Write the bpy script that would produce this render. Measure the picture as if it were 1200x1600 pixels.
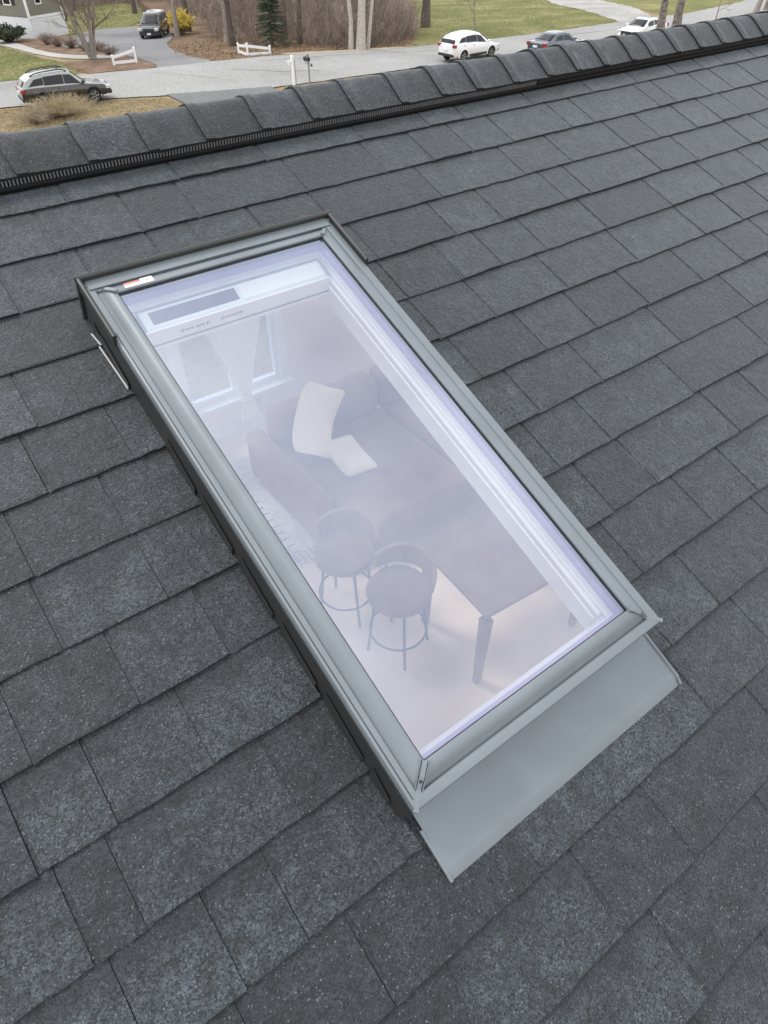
import bpy, bmesh, math, random
from mathutils import Vector, Matrix, Euler, noise as mnoise
for _o in list(bpy.data.objects): bpy.data.objects.remove(_o)
C = bpy.context.scene.collection
SC = bpy.context.scene
R = math.radians
# ---------------------------------------------------------------- camera
cd = bpy.data.cameras.new('camera'); cam = bpy.data.objects.new('camera', cd); C.objects.link(cam)
cd.sensor_fit = 'HORIZONTAL'; cd.sensor_width = 36.0; cd.lens = 1049.554/1200*36
cd.clip_start = 0.05; cd.clip_end = 4000
_r = Vector((0.79982527,-0.60020997,-0.00524628)); _d = Vector((-0.41270159,-0.54356756,-0.73089788)); _f = Vector((0.43584049,0.58675574,-0.68246668))
_m = Matrix.Identity(4)
for _i in range(3):
    _m[_i][0] = _r[_i]; _m[_i][1] = -_d[_i]; _m[_i][2] = -_f[_i]
_m[2][3] = 9.2
cam.matrix_world = _m
SC.camera = cam
# ---------------------------------------------------------------- sky, sun, exposure
W = bpy.data.worlds.new('World'); SC.world = W; W.use_nodes = True
nt = W.node_tree; nt.nodes.clear()
def N(t, kind, **kw):
    n = t.nodes.new(kind)
    for k, v in kw.items(): setattr(n, k, v)
    return n
SUN_EL, SUN_AZ = R(57), R(118)          # azimuth measured from +X towards +Y
sky = N(nt, 'ShaderNodeTexSky', sky_type='NISHITA', sun_disc=False)
sky.sun_elevation = SUN_EL; sky.sun_rotation = R(90)-SUN_AZ
sky.air_density = 1.0; sky.dust_density = 2.0; sky.ozone_density = 1.5
tc = N(nt, 'ShaderNodeTexCoord')
cl = N(nt, 'ShaderNodeTexNoise'); cl.inputs['Scale'].default_value = 3.4; cl.inputs['Detail'].default_value = 5; cl.inputs['Roughness'].default_value = .5
cr = N(nt, 'ShaderNodeValToRGB'); cr.color_ramp.elements[0].position = .32; cr.color_ramp.elements[1].position = .66
cr.color_ramp.elements[0].color = (.52,.52,.52,1); cr.color_ramp.elements[1].color = (1,1,1,1)
mx = N(nt, 'ShaderNodeMix', data_type='RGBA'); mx.inputs['B'].default_value = (9.6,9.7,9.9,1)
bg = N(nt, 'ShaderNodeBackground'); bg.inputs['Strength'].default_value = 0.13
wo = N(nt, 'ShaderNodeOutputWorld')
nt.links.new(tc.outputs['Generated'], cl.inputs['Vector']); nt.links.new(cl.outputs['Fac'], cr.inputs['Fac'])
nt.links.new(cr.outputs['Color'], mx.inputs['Factor']); nt.links.new(sky.outputs['Color'], mx.inputs['A'])
nt.links.new(mx.outputs['Result'], bg.inputs['Color']); nt.links.new(bg.outputs['Background'], wo.inputs['Surface'])
sl = bpy.data.lights.new('sun', 'SUN'); sun = bpy.data.objects.new('sun', sl); C.objects.link(sun)
sl.energy = 1.3; sl.angle = R(14); sl.color = (1,.96,.9)
_sd = Vector((math.cos(SUN_EL)*math.cos(SUN_AZ), math.cos(SUN_EL)*math.sin(SUN_AZ), math.sin(SUN_EL)))
sun.rotation_euler = _sd.to_track_quat('Z','Y').to_euler(); sun.location = (0,0,40)
SC.view_settings.view_transform = 'Standard'; SC.view_settings.look = 'None'
SC.view_settings.exposure = 0.52; SC.view_settings.gamma = 1; SC.view_settings.use_curve_mapping = False
SC.cycles.max_bounces = 10; SC.cycles.transparent_max_bounces = 16; SC.cycles.diffuse_bounces = 5
# ---------------------------------------------------------------- helpers
E_ = 0.1429                     # one shingle exposure, metres: roof unit
TH = R(21.5)
RO = Vector((0.3887, 1.7648, 8.6537))   # roof frame origin (u=0, v=0)
RM = Matrix.Translation(RO) @ Matrix.Rotation(TH, 4, 'X')
SLOPE = .045
def tz(y): return -max(0., (y-53.)*SLOPE)
class MB:
    def __init__(s): s.v=[]; s.f=[]; s.m=[]
    def add(s, vs, fs, mi=0):
        o=len(s.v); s.v+= [tuple(p) for p in vs]
        for f in fs: s.f.append(tuple(i+o for i in f)); s.m.append(mi)
        return s
    def box(s, a, b, mi=0, M=None):
        x0,y0,z0=a; x1,y1,z1=b
        vs=[Vector(p) for p in ((x0,y0,z0),(x1,y0,z0),(x1,y1,z0),(x0,y1,z0),(x0,y0,z1),(x1,y0,z1),(x1,y1,z1),(x0,y1,z1))]
        if M: vs=[M@p for p in vs]
        return s.add(vs, [(3,2,1,0),(4,5,6,7),(0,1,5,4),(1,2,6,5),(2,3,7,6),(3,0,4,7)], mi)
    def loft(s, rings, caps=True, mi=0, closed=True):
        n=len(rings[0]); vs=[p for r in rings for p in r]; fs=[]
        for i in range(len(rings)-1):
            for j in range(n if closed else n-1):
                k=(j+1)%n; fs.append((i*n+j,i*n+k,(i+1)*n+k,(i+1)*n+j))
        if caps and closed:
            fs.append(tuple(range(n-1,-1,-1))); b=(len(rings)-1)*n; fs.append(tuple(b+i for i in range(n)))
        return s.add(vs, fs, mi)
    def tube(s, pts, rad, n=6, mi=0, caps=True):
        pts=[Vector(p) for p in pts]
        if not hasattr(rad,'__len__'): rad=[rad]*len(pts)
        rings=[]; up=None
        for i,p in enumerate(pts):
            d=(pts[min(i+1,len(pts)-1)]-pts[max(i-1,0)])
            if d.length<1e-9: d=Vector((0,0,1))
            d.normalize()
            if up is None: up=d.orthogonal().normalized()
            a=(up-d*up.dot(d))
            a = a.normalized() if a.length>1e-6 else d.orthogonal().normalized()
            up=a; b=d.cross(a)
            rings.append([p+(a*math.cos(2*math.pi*j/n)+b*math.sin(2*math.pi*j/n))*rad[i] for j in range(n)])
        return s.loft(rings, caps, mi)
    def lathe(s, prof, c=(0,0,0), n=20, mi=0, axis='Z'):
        rings=[]
        for r,z in prof:
            ring=[]
            for j in range(n):
                a=2*math.pi*j/n
                q=(r*math.cos(a), r*math.sin(a), z)
                if axis=='Y': q=(q[0],z,q[1])
                if axis=='X': q=(z,q[0],q[1])
                ring.append(Vector(q)+Vector(c))
            rings.append(ring)
        return s.loft(rings, True, mi)
    def mesh(s, name, fix=True):
        me=bpy.data.meshes.new(name); me.from_pydata([tuple(v) for v in s.v],[],s.f)
        for p,i in zip(me.polygons,s.m): p.material_index=i
        if fix:
            bm=bmesh.new(); bm.from_mesh(me); bmesh.ops.recalc_face_normals(bm, faces=bm.faces); bm.to_mesh(me); bm.free()
        me.update(); return me
    def build(s, name, mat, parent=None, smooth=None, fix=True, M=None):
        me=s.mesh(name, fix)
        for m in (mat if isinstance(mat,(list,tuple)) else [mat]): me.materials.append(m)
        return place(name, me, parent, smooth, M)
def place(name, me, parent=None, smooth=None, M=None):
    o=bpy.data.objects.new(name, me); C.objects.link(o)
    if parent: o.parent=parent
    if M is not None: o.matrix_local=M
    if smooth:
        for p in me.polygons: p.use_smooth=True
        try: me.set_sharp_from_angle(angle=R(smooth))
        except Exception: pass
    return o
def tag(o, label=None, cat=None, group=None, kind=None):
    if label: o['label']=label
    if cat: o['category']=cat
    if group: o['group']=group
    if kind: o['kind']=kind
    return o
def empty(name, loc=(0,0,0), rot=(0,0,0), label=None, cat=None, group=None):
    o=bpy.data.objects.new(name, None); C.objects.link(o); o.location=loc; o.rotation_euler=rot; o.empty_display_size=.1
    return tag(o, label, cat, group)
def bevel(o, w=.003, seg=2, ang=35):
    m=o.modifiers.new('bevel','BEVEL'); m.width=w; m.segments=seg; m.limit_method='ANGLE'; m.angle_limit=R(ang)
    return o
def copy_tree(o, parent=None):
    c=o.copy(); C.objects.link(c); c.parent=parent
    for ch in list(o.children): copy_tree(ch, c)
    return c
# ---------------------------------------------------------------- materials
def mat(name, col=(.5,.5,.5), rough=.6, metal=0., spec=.5, var=0., vscale=4., bump=0., bscale=40., coat=0., detail=4, col2=None, trans=0.):
    m=bpy.data.materials.new(name); m.use_nodes=True; t=m.node_tree; b=t.nodes['Principled BSDF']
    b.inputs['Base Color'].default_value=(*col,1); b.inputs['Roughness'].default_value=rough; b.inputs['Metallic'].default_value=metal
    b.inputs['Specular IOR Level'].default_value=spec; b.inputs['Coat Weight'].default_value=coat
    if var or col2:
        tcn=N(t,'ShaderNodeTexCoord'); n=N(t,'ShaderNodeTexNoise'); n.inputs['Scale'].default_value=vscale; n.inputs['Detail'].default_value=detail
        t.links.new(tcn.outputs['Object'], n.inputs['Vector'])
        r=N(t,'ShaderNodeValToRGB'); r.color_ramp.elements[0].position=.3; r.color_ramp.elements[1].position=.7
        c2=col2 or tuple(min(1,c*(1+var)) for c in col); c1=col if col2 else tuple(c*(1-var) for c in col)
        r.color_ramp.elements[0].color=(*c1,1); r.color_ramp.elements[1].color=(*c2,1)
        t.links.new(n.outputs['Fac'], r.inputs['Fac']); t.links.new(r.outputs['Color'], b.inputs['Base Color'])
        if bump:
            n2=N(t,'ShaderNodeTexNoise'); n2.inputs['Scale'].default_value=bscale; n2.inputs['Detail'].default_value=4
            bp=N(t,'ShaderNodeBump'); bp.inputs['Strength'].default_value=bump; bp.inputs['Distance'].default_value=.02
            t.links.new(tcn.outputs['Object'], n2.inputs['Vector']); t.links.new(n2.outputs['Fac'], bp.inputs['Height']); t.links.new(bp.outputs['Normal'], b.inputs['Normal'])
    return m
def granule_mat(name, dark, light, band=True, sheen=.40):
    m=bpy.data.materials.new(name); m.use_nodes=True; t=m.node_tree; b=t.nodes['Principled BSDF']; L=t.links.new
    b.inputs['Roughness'].default_value=.62; b.inputs['Specular IOR Level'].default_value=.5; b.inputs['Sheen Weight'].default_value=sheen; b.inputs['Sheen Tint'].default_value=(.88,.97,1,1); b.inputs['Sheen Roughness'].default_value=.36
    tcn=N(t,'ShaderNodeTexCoord'); oi=N(t,'ShaderNodeObjectInfo')
    off=N(t,'ShaderNodeVectorMath', operation='MULTIPLY_ADD'); off.inputs[1].default_value=(1,1,1)
    sc=N(t,'ShaderNodeVectorMath', operation='SCALE'); sc.inputs['Scale'].default_value=7.3
    cx=N(t,'ShaderNodeCombineXYZ'); L(oi.outputs['Random'],cx.inputs[0]); L(oi.outputs['Random'],cx.inputs[1])
    L(cx.outputs[0], sc.inputs[0]); L(tcn.outputs['Object'], off.inputs[0]); L(sc.outputs[0], off.inputs[2])
    def noi(scale, det, rough=.6):
        n=N(t,'ShaderNodeTexNoise'); n.inputs['Scale'].default_value=scale; n.inputs['Detail'].default_value=det; n.inputs['Roughness'].default_value=rough
        L(off.outputs[0], n.inputs['Vector']); return n.outputs['Fac']
    def ramp(f,a,bb,ca,cb):
        r=N(t,'ShaderNodeValToRGB'); r.color_ramp.elements[0].position=a; r.color_ramp.elements[1].position=bb
        r.color_ramp.elements[0].color=(*ca,1); r.color_ramp.elements[1].color=(*cb,1); L(f,r.inputs['Fac']); return r.outputs['Color']
    def mul(a,bb,blend='MULTIPLY',fac=1.):
        x=N(t,'ShaderNodeMix', data_type='RGBA', blend_type=blend); x.inputs['Factor'].default_value=fac if not hasattr(fac,'links') else 1
        L(a,x.inputs['A']); L(bb,x.inputs['B']); return x
    vo=N(t,'ShaderNodeTexVoronoi'); vo.inputs['Scale'].default_value=560; L(off.outputs[0],vo.inputs['Vector'])
    vs_=N(t,'ShaderNodeSeparateColor'); L(vo.outputs['Color'],vs_.inputs[0])
    vo2=N(t,'ShaderNodeTexVoronoi'); vo2.inputs['Scale'].default_value=330; L(off.outputs[0],vo2.inputs['Vector'])
    vs2=N(t,'ShaderNodeSeparateColor'); L(vo2.outputs['Color'],vs2.inputs[0])
    av=N(t,'ShaderNodeMath', operation='MULTIPLY_ADD'); L(vs2.outputs[0],av.inputs[0]); av.inputs[1].default_value=.55
    hv=N(t,'ShaderNodeMath', operation='MULTIPLY'); L(vs_.outputs[0],hv.inputs[0]); hv.inputs[1].default_value=.45; L(hv.outputs[0],av.inputs[2])
    fine=av.outputs[0]; mid=noi(75,3,.65); big=noi(9,3,.55); tiny=noi(620,2,.6)
    base=ramp(fine,.25,.80,dark,light)
    c=mul(base, ramp(mid,.32,.68,(.60,.60,.60),(1.42,1.43,1.43))).outputs['Result']
    c=mul(c, ramp(big,.3,.72,(.80,.81,.82),(1.2,1.2,1.2))).outputs['Result']
    c=mul(c, ramp(noi(24,4,.6),.34,.66,(.62,.62,.63),(1.46,1.47,1.48))).outputs['Result']
    rc=N(t,'ShaderNodeValToRGB'); e=rc.color_ramp.elements; e[0].position=0; e[0].color=(.55,.56,.57,1); e[1].position=1; e[1].color=(1.40,1.42,1.44,1)
    k=e.new(.5); k.color=(.98,.99,1.,1); L(oi.outputs['Random'],rc.inputs['Fac'])
    c=mul(c, rc.outputs['Color']).outputs['Result']
    sp=N(t,'ShaderNodeMix', data_type='RGBA'); L(ramp(vs_.outputs[1],.978,.992,(0,0,0),(1,1,1)), sp.inputs['Factor']); L(c,sp.inputs['A']); sp.inputs['B'].default_value=(.15,.158,.17,1)
    c=sp.outputs['Result']
    hgt=N(t,'ShaderNodeMath', operation='MULTIPLY_ADD'); L(mid,hgt.inputs[0]); hgt.inputs[1].default_value=1.0
    L(fine,hgt.inputs[2])
    bp=N(t,'ShaderNodeBump'); bp.inputs['Strength'].default_value=.9; bp.inputs['Distance'].default_value=.0034
    L(hgt.outputs[0], bp.inputs['Height']); L(bp.outputs['Normal'], b.inputs['Normal'])
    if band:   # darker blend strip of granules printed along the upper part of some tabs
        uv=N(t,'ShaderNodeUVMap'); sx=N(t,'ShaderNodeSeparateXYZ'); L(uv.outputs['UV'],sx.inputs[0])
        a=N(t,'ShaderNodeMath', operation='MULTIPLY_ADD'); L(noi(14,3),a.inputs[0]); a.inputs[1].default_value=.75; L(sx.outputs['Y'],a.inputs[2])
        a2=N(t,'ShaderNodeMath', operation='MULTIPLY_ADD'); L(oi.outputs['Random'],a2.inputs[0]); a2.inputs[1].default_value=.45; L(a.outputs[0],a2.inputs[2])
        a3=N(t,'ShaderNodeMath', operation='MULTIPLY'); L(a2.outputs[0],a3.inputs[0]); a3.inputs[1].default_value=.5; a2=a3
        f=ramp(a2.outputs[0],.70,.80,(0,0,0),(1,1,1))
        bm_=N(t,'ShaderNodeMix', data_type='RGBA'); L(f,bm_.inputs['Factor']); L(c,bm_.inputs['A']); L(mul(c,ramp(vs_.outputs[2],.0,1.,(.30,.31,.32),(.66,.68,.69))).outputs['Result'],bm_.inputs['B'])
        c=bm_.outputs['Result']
    L(c,b.inputs['Base Color'])
    return m
def glass_mat(name, refl=.42, tint=(.86,.87,.95), gcol=(.93,.93,1.0), rough=.015, veil=None):
    m=bpy.data.materials.new(name); m.use_nodes=True; t=m.node_tree; t.nodes.clear(); L=t.links.new
    out=N(t,'ShaderNodeOutputMaterial'); tr=N(t,'ShaderNodeBsdfTransparent'); tr.inputs[0].default_value=(*tint,1)
    gl=N(t,'ShaderNodeBsdfGlossy'); gl.inputs['Color'].default_value=(*gcol,1); gl.inputs['Roughness'].default_value=rough
    fr=N(t,'ShaderNodeLayerWeight'); fr.inputs['Blend'].default_value=.5
    pw=N(t,'ShaderNodeMath', operation='POWER'); L(fr.outputs['Facing'],pw.inputs[0]); pw.inputs[1].default_value=5.
    ad=N(t,'ShaderNodeMath', operation='MULTIPLY_ADD', use_clamp=True); L(pw.outputs[0],ad.inputs[0]); ad.inputs[1].default_value=1-refl; ad.inputs[2].default_value=refl
    mx=N(t,'ShaderNodeMixShader'); L(ad.outputs[0],mx.inputs[0]); L(tr.outputs[0],mx.inputs[1]); L(gl.outputs[0],mx.inputs[2]); L(mx.outputs[0],out.inputs['Surface'])
    return m
def ground_mat(name, cols, scale=.35, fine=6., bump=.6):
    m=bpy.data.materials.new(name); m.use_nodes=True; t=m.node_tree; b=t.nodes['Principled BSDF']; L=t.links.new
    b.inputs['Roughness'].default_value=.95; b.inputs['Specular IOR Level'].default_value=.15
    tcn=N(t,'ShaderNodeTexCoord')
    n1=N(t,'ShaderNodeTexNoise'); n1.inputs['Scale'].default_value=scale; n1.inputs['Detail'].default_value=6; n1.inputs['Roughness'].default_value=.6
    n2=N(t,'ShaderNodeTexNoise'); n2.inputs['Scale'].default_value=fine; n2.inputs['Detail'].default_value=5; n2.inputs['Roughness'].default_value=.7
    for n in (n1,n2): L(tcn.outputs['Object'],n.inputs['Vector'])
    r=N(t,'ShaderNodeValToRGB'); el=r.color_ramp.elements
    el[0].position=.3; el[1].position=.72; el[0].color=(*cols[0],1); el[1].color=(*cols[-1],1)
    for i,c in enumerate(cols[1:-1]):
        e=el.new(.3+.42*(i+1)/(len(cols)-1)); e.color=(*c,1)
    L(n1.outputs['Fac'],r.inputs['Fac'])
    r2=N(t,'ShaderNodeValToRGB'); r2.color_ramp.elements[0].position=.28; r2.color_ramp.elements[1].position=.72
    r2.color_ramp.elements[0].color=(.66,.66,.66,1); r2.color_ramp.elements[1].color=(1.3,1.3,1.28,1); L(n2.outputs['Fac'],r2.inputs['Fac'])
    x=N(t,'ShaderNodeMix', data_type='RGBA', blend_type='MULTIPLY'); x.inputs['Factor'].default_value=1; L(r.outputs[0],x.inputs['A']); L(r2.outputs[0],x.inputs['B']); L(x.outputs['Result'],b.inputs['Base Color'])
    bp=N(t,'ShaderNodeBump'); bp.inputs['Strength'].default_value=bump; bp.inputs['Distance'].default_value=.06; L(n2.outputs['Fac'],bp.inputs['Height']); L(bp.outputs['Normal'],b.inputs['Normal'])
    return m
SH_D, SH_L = (.0024,.0034,.0043), (.038,.046,.053)
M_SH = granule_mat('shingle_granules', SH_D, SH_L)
M_CAP = granule_mat('ridge_cap_granules', (.005,.0061,.007), (.037,.042,.0465), band=False, sheen=.20)
M_ASPH = mat('asphalt_cut_edge', (.014,.014,.015), .85)
M_SHEDGE = mat('granule_dusted_edge', (.030,.032,.035), .85)
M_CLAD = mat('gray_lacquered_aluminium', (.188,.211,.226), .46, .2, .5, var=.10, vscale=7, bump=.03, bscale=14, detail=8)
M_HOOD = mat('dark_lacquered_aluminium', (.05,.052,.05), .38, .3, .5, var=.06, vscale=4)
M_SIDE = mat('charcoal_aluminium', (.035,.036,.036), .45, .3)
M_GASK = mat('black_rubber_gasket', (.008,.008,.009), .5)
M_BRIGHT = mat('bare_aluminium_flashing', (.55,.54,.535), .38, .6)
M_WHITEWOOD = mat('white_painted_wood', (.80,.82,.84), .45, var=.02)
M_WHITE = mat('white_vinyl', (.82,.82,.81), .45)
M_BLACKPL = mat('black_plastic', (.018,.018,.019), .45)
M_VENT = mat('black_vent_plastic', (.006,.006,.0065), .8, 0, .25)
M_FIN = mat('gray_vent_rib', (.11,.11,.115), .5)
M_WGLASS=glass_mat('window_glass',.06,(.93,.95,.95),(1,1,1))
# ================================================================ OWN HOUSE: roof, ridge, walls, room
house = empty('house', (3.0,1.9,0), label='house whose dark gray shingle roof fills the foreground, with black ridge vent', cat='house')
HI = Matrix.Translation((-3.0,-1.9,0))           # world -> house frame
def rv(u,v,h): return Vector((u*E_, -v*E_, h*E_))   # roof units -> roof frame (x right, y up the slope, z out)
RF = HI @ RM
UL, UR, VB = -20., 47., 36.       # roof extents in units
VR = -1.35
SKU0, SKU1, SKV0, SKV1 = -.42, 3.17, 2.75, 10.36        # opening in the deck
mb = MB()
def pb(u0,u1,v0,v1,h0,h1,m=mb,mi=0):
    a=rv(u0,v1,h0); b=rv(u1,v0,h1); m.box(a,b,mi)
for (u0,u1,v0,v1) in ((UL,SKU0,VR,VB),(SKU1,UR,VR,VB),(SKU0,SKU1,VR,SKV0),(SKU0,SKU1,SKV1,VB)):
    pb(u0,u1,v0,v1,-.25,-.06)
deck = mb.build('roof_slope', M_ASPH, house, M=RF)
# --- shingles, one by one -------------------------------------------------------------------
JOINTS = {0:[5.95,7.68],1:[-.57,.81,1.83,4.02,5.84,7.05,8.15,9.34,12.05,14.53,15.25,17.83,19.16],
2:[-1.51,-.31,.83,1.56,2.71,4.0,6.52,8.83,10.3,12.3,13.48,16.06,17.11],3:[4.25,6.11,7.36,9.95,12.42,13.84,16.11],
4:[-2.04,4.2,5.48,6.48,7.68,9.5,11.67,13.7,15.44],5:[-2.31,4.18,5.47,7.34,9.44,11.73,13.2],6:[-2.88,-1.7,4.3,5.85,7.19,8.71,10.48,11.97],
7:[-2.96,-1.68,4.79,6.36,8.61,11.03],8:[-2.51,-1.4,4.33,5.56,7.84,10.41],9:[-4.03,-3.22,-2.13,5.67,8.01],
10:[-3.91,-3.39,-1.6,4.24,6.02,7.3],11:[-3.79,-2.85,-2.15,-.9,.6,2.1,3.78,4.99],12:[-3.0,-1.74,.3,1.56,3.61,5.24],13:[-2.6,-1.14,.73,2.03,4.35],14:[-1.3,1.12,3.31]}
rng = random.Random(11)
def split(k):
    js=sorted(JOINTS.get(k,[])); 
    js=[UL]+js+[UR]; out=[js[0]]
    for a,b in zip(js,js[1:]):
        n=0; p=a
        while b-p>2.55:
            p+=rng.uniform(1.0,2.15)
            if b-p<.7: break
            out.append(p)
        out.append(b)
    return out
def in_view(u0,u1,v0,v1):
    for u in (u0,(u0+u1)/2,u1):
        for v in (v0,(v0+v1)/2,v1):
            p=RM@rv(u,v,0)-Vector((0,0,9.2)); z=p.dot(_f)
            if z>.1:
                x=600+1049.55*p.dot(_r)/z; y=800+1049.55*p.dot(_d)/z
                if -25<x<1225 and -25<y<1625: return True
    return False
def shingle_mb(mb, u0, u1, k, hi, ou=0, ov=0, vtop=None, vbot=None):
    g=.003; u0+=g; u1-=g
    v0=k-1-.14 if vtop is None else vtop; v1=float(k) if vbot is None else vbot
    n=max(3,int((u1-u0)/.28)); us=[u0,u0+.050,u0+.060]+[u0+.06+(u1-u0-.06)*i/n for i in range(1,n+1)]; n+=2
    vs=[v0, v1-.10, v1-.018, v1]
    rows=[]; sk=rng.uniform(-.012,.012); lift=rng.uniform(0,.012)
    for q,v in enumerate(vs):
        row=[]
        for i,u in enumerate(us):
            t=(v-(k-1)); top=.006+.038*max(0,t)+hi*(.2+.8*min(1,max(0,t+.15)))
            vv=v+(rng.uniform(-.011,.011)+sk*(i/n-.5)*2 if q>=2 and vbot is None else 0)
            hh=top+(rng.uniform(-.0035,.0035) if q else 0) - (.007 if q==3 else 0) + lift*max(0,t)
            hh-=.016*(i<2)
            uu=u+(rng.uniform(-.006,.006) if 3<i<n else rng.uniform(-.004,.004))
            row.append(rv(uu-ou,vv-ov,hh))
        rows.append(row)
    b0=len(mb.v); fs=[]; m=n+1
    for q in range(3):
        for i in range(n): fs.append((q*m+i,q*m+i+1,(q+1)*m+i+1,(q+1)*m+i))
    mb.add([p for r in rows for p in r], [tuple(reversed(f)) for f in fs], 0)
    # black cut edges: bottom and both sides, down to the course below
    top_b=rows[3]; low=[p+Vector((0,0,-.058*E_-hi*E_)) for p in top_b]
    mb.add(top_b+low, [(i+1,i,m+i,m+i+1) for i in range(n)], 1)
    for side in (0,n):
        a=[r[side] for r in rows]; l=[p+Vector((0,0,-.050*E_-hi*E_)) for p in a]
        mb.add(a+l, [((i,i+1,4+i+1,4+i) if side==0 else (i+1,i,4+i,4+i+1)) for i in range(3)], 2)
    return us, vs
def add_uv(me, k, ou, ov):
    uvl=me.uv_layers.new(name='UVMap')
    for lp in me.loops:
        c=me.vertices[lp.vertex_index].co
        v=-c.y/E_+ov
        uvl.data[lp.index].uv=((c.x/E_), k-v)
n_sh=0; rest=MB(); rest_k=[]
shingle_list=[]
for k in range(0,int(VB)):
    js=split(k)
    for a,b in zip(js,js[1:]):
        hi=rng.choice([0,0,.010,.016])
        pieces=[(a,b,None,None)]
        if 3<=k<=11:
            L_,R_=-.66,3.42
            if k==3: pieces=[(a,min(b,L_),None,None),(max(a,R_),b,None,None),(max(a,L_),min(b,R_),None,2.42)]
            elif k==11: pieces=[(a,min(b,L_),None,None),(max(a,R_),b,None,None),(max(a,L_),min(b,R_),10.42,None)]
            else: pieces=[(a,min(b,L_),None,None),(max(a,R_),b,None,None)]
        for (p,q,vt,vb) in pieces:
            if q-p<.10: continue
            if k==11 and vt is not None: hi=0
            if in_view(p,q,k-1,k): shingle_list.append((p,q,k,hi,vt,vb))
            else: shingle_mb(rest,p,q,k,hi,0,0,vt,vb)
for (p,q,k,hi,vt,vb) in shingle_list[:300]:
    m1=MB(); ou,ov=(p+q)/2,float(k)
    shingle_mb(m1,p,q,k,hi,ou,ov,vt,vb)
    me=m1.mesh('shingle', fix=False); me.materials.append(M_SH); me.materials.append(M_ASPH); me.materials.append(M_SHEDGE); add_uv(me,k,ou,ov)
    o=place('shingle', me, deck, M=Matrix.Translation(rv(ou,ov,0)))
for (p,q,k,hi,vt,vb) in shingle_list[300:]: shingle_mb(rest,p,q,k,hi,0,0,vt,vb)
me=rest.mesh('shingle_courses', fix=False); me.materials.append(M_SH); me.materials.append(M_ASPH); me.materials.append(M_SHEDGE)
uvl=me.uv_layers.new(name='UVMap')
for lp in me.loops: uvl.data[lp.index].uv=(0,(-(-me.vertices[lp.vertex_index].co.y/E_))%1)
tag(place('shingle_courses', me, deck), kind='stuff')
print('shingles in view', len(shingle_list))
# --- far roof slope (behind the ridge) ----------------------------------------------------------
BK = math.tan(2*TH)
def back(dist, h): # point on the far slope, dist units down from the ridge, h above it
    c,s=math.cos(2*TH),math.sin(2*TH)
    return (VR - dist*c - h*s, -dist*s + h*c)   # (v, height)
RWX=[(4.5,12.2),(13.4,21.1),(22.3,30.0)]; RD0,RD1=6.,22.       # three unseen roof windows, added in the far slope to light the room
def fslab(m,u0,u1,d0,d1,h0,h1):
    prof=[back(d0,h0),back(d1,h0),back(d1,h1),back(d0,h1)]
    m.loft([[rv(u0,v,h) for v,h in prof],[rv(u1,v,h) for v,h in prof]])
mb=MB(); us_=[UL]+[u for p in RWX for u in p]+[UR]
fslab(mb,UL,UR,0.15,RD0,0,-.25); fslab(mb,UL,UR,RD1,27.5,0,-.25)
for i in range(0,len(us_),2): fslab(mb,us_[i],us_[i+1],RD0,RD1,0,-.25)
mb.build('far_roof_slope', M_CAP, house, M=RF)
for a,b in RWX:
    mb=MB()
    for (u0,u1,d0,d1) in ((a,a+.5,RD0,RD1),(b-.5,b,RD0,RD1),(a+.5,b-.5,RD0,RD0+.5),(a+.5,b-.5,RD1-.5,RD1)): fslab(mb,u0+.01,u1-.01,d0+.01,d1-.01,.35,-.2)
    rw=mb.build('added_roof_window', M_CLAD, house, M=RF)
    mb=MB(); fslab(mb,a+.52,b-.52,RD0+.52,RD1-.52,.28,.16); mb.build('pane', M_WGLASS, rw)
# --- ridge vent: black plastic base, ribbed louvre strip ------------------------------------------
vent=[(-.47,.02),(-.47,.05),(-.52,.075),(-.545,.215),(-.60,.225),(-.60,.255),(-1.0,.34),(-1.25,.37),(-1.5,.26),(-2.05,-.22),(-2.1,-.5),(-1.35,-.05)]
mb=MB(); mb.loft([[rv(UL,v,h) for v,h in vent],[rv(UR,v,h) for v,h in vent]])
rvent=mb.build('ridge_vent', M_VENT, house, M=RF)
mb=MB(); u=-6.
while u<11.5:
    mb.add([rv(u,-.528,.125),rv(u+.028,-.528,.125),rv(u+.028,-.555,.222),rv(u,-.555,.222),rv(u,-.495,.12),rv(u+.028,-.495,.12),rv(u+.028,-.525,.228),rv(u,-.525,.228)],
           [(0,1,2,3),(7,6,5,4),(0,4,5,1),(3,2,6,7),(0,3,7,4),(1,5,6,2)])
    u+=.058
tag(mb.build('vent_rib', M_FIN, rvent), kind='stuff')
mb=MB(); mb.tube([rv(UL,-.50,.10),rv(UR,-.50,.10)], .045*E_, 8); mb.build('vent_lip', M_VENT, rvent, smooth=60)
mb=MB(); mb.tube([rv(11.4,-.53,.175),rv(UR,-.53,.175)], .055*E_, 8); mb.build('vent_end_roll', M_VENT, rvent, smooth=60)
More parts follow.
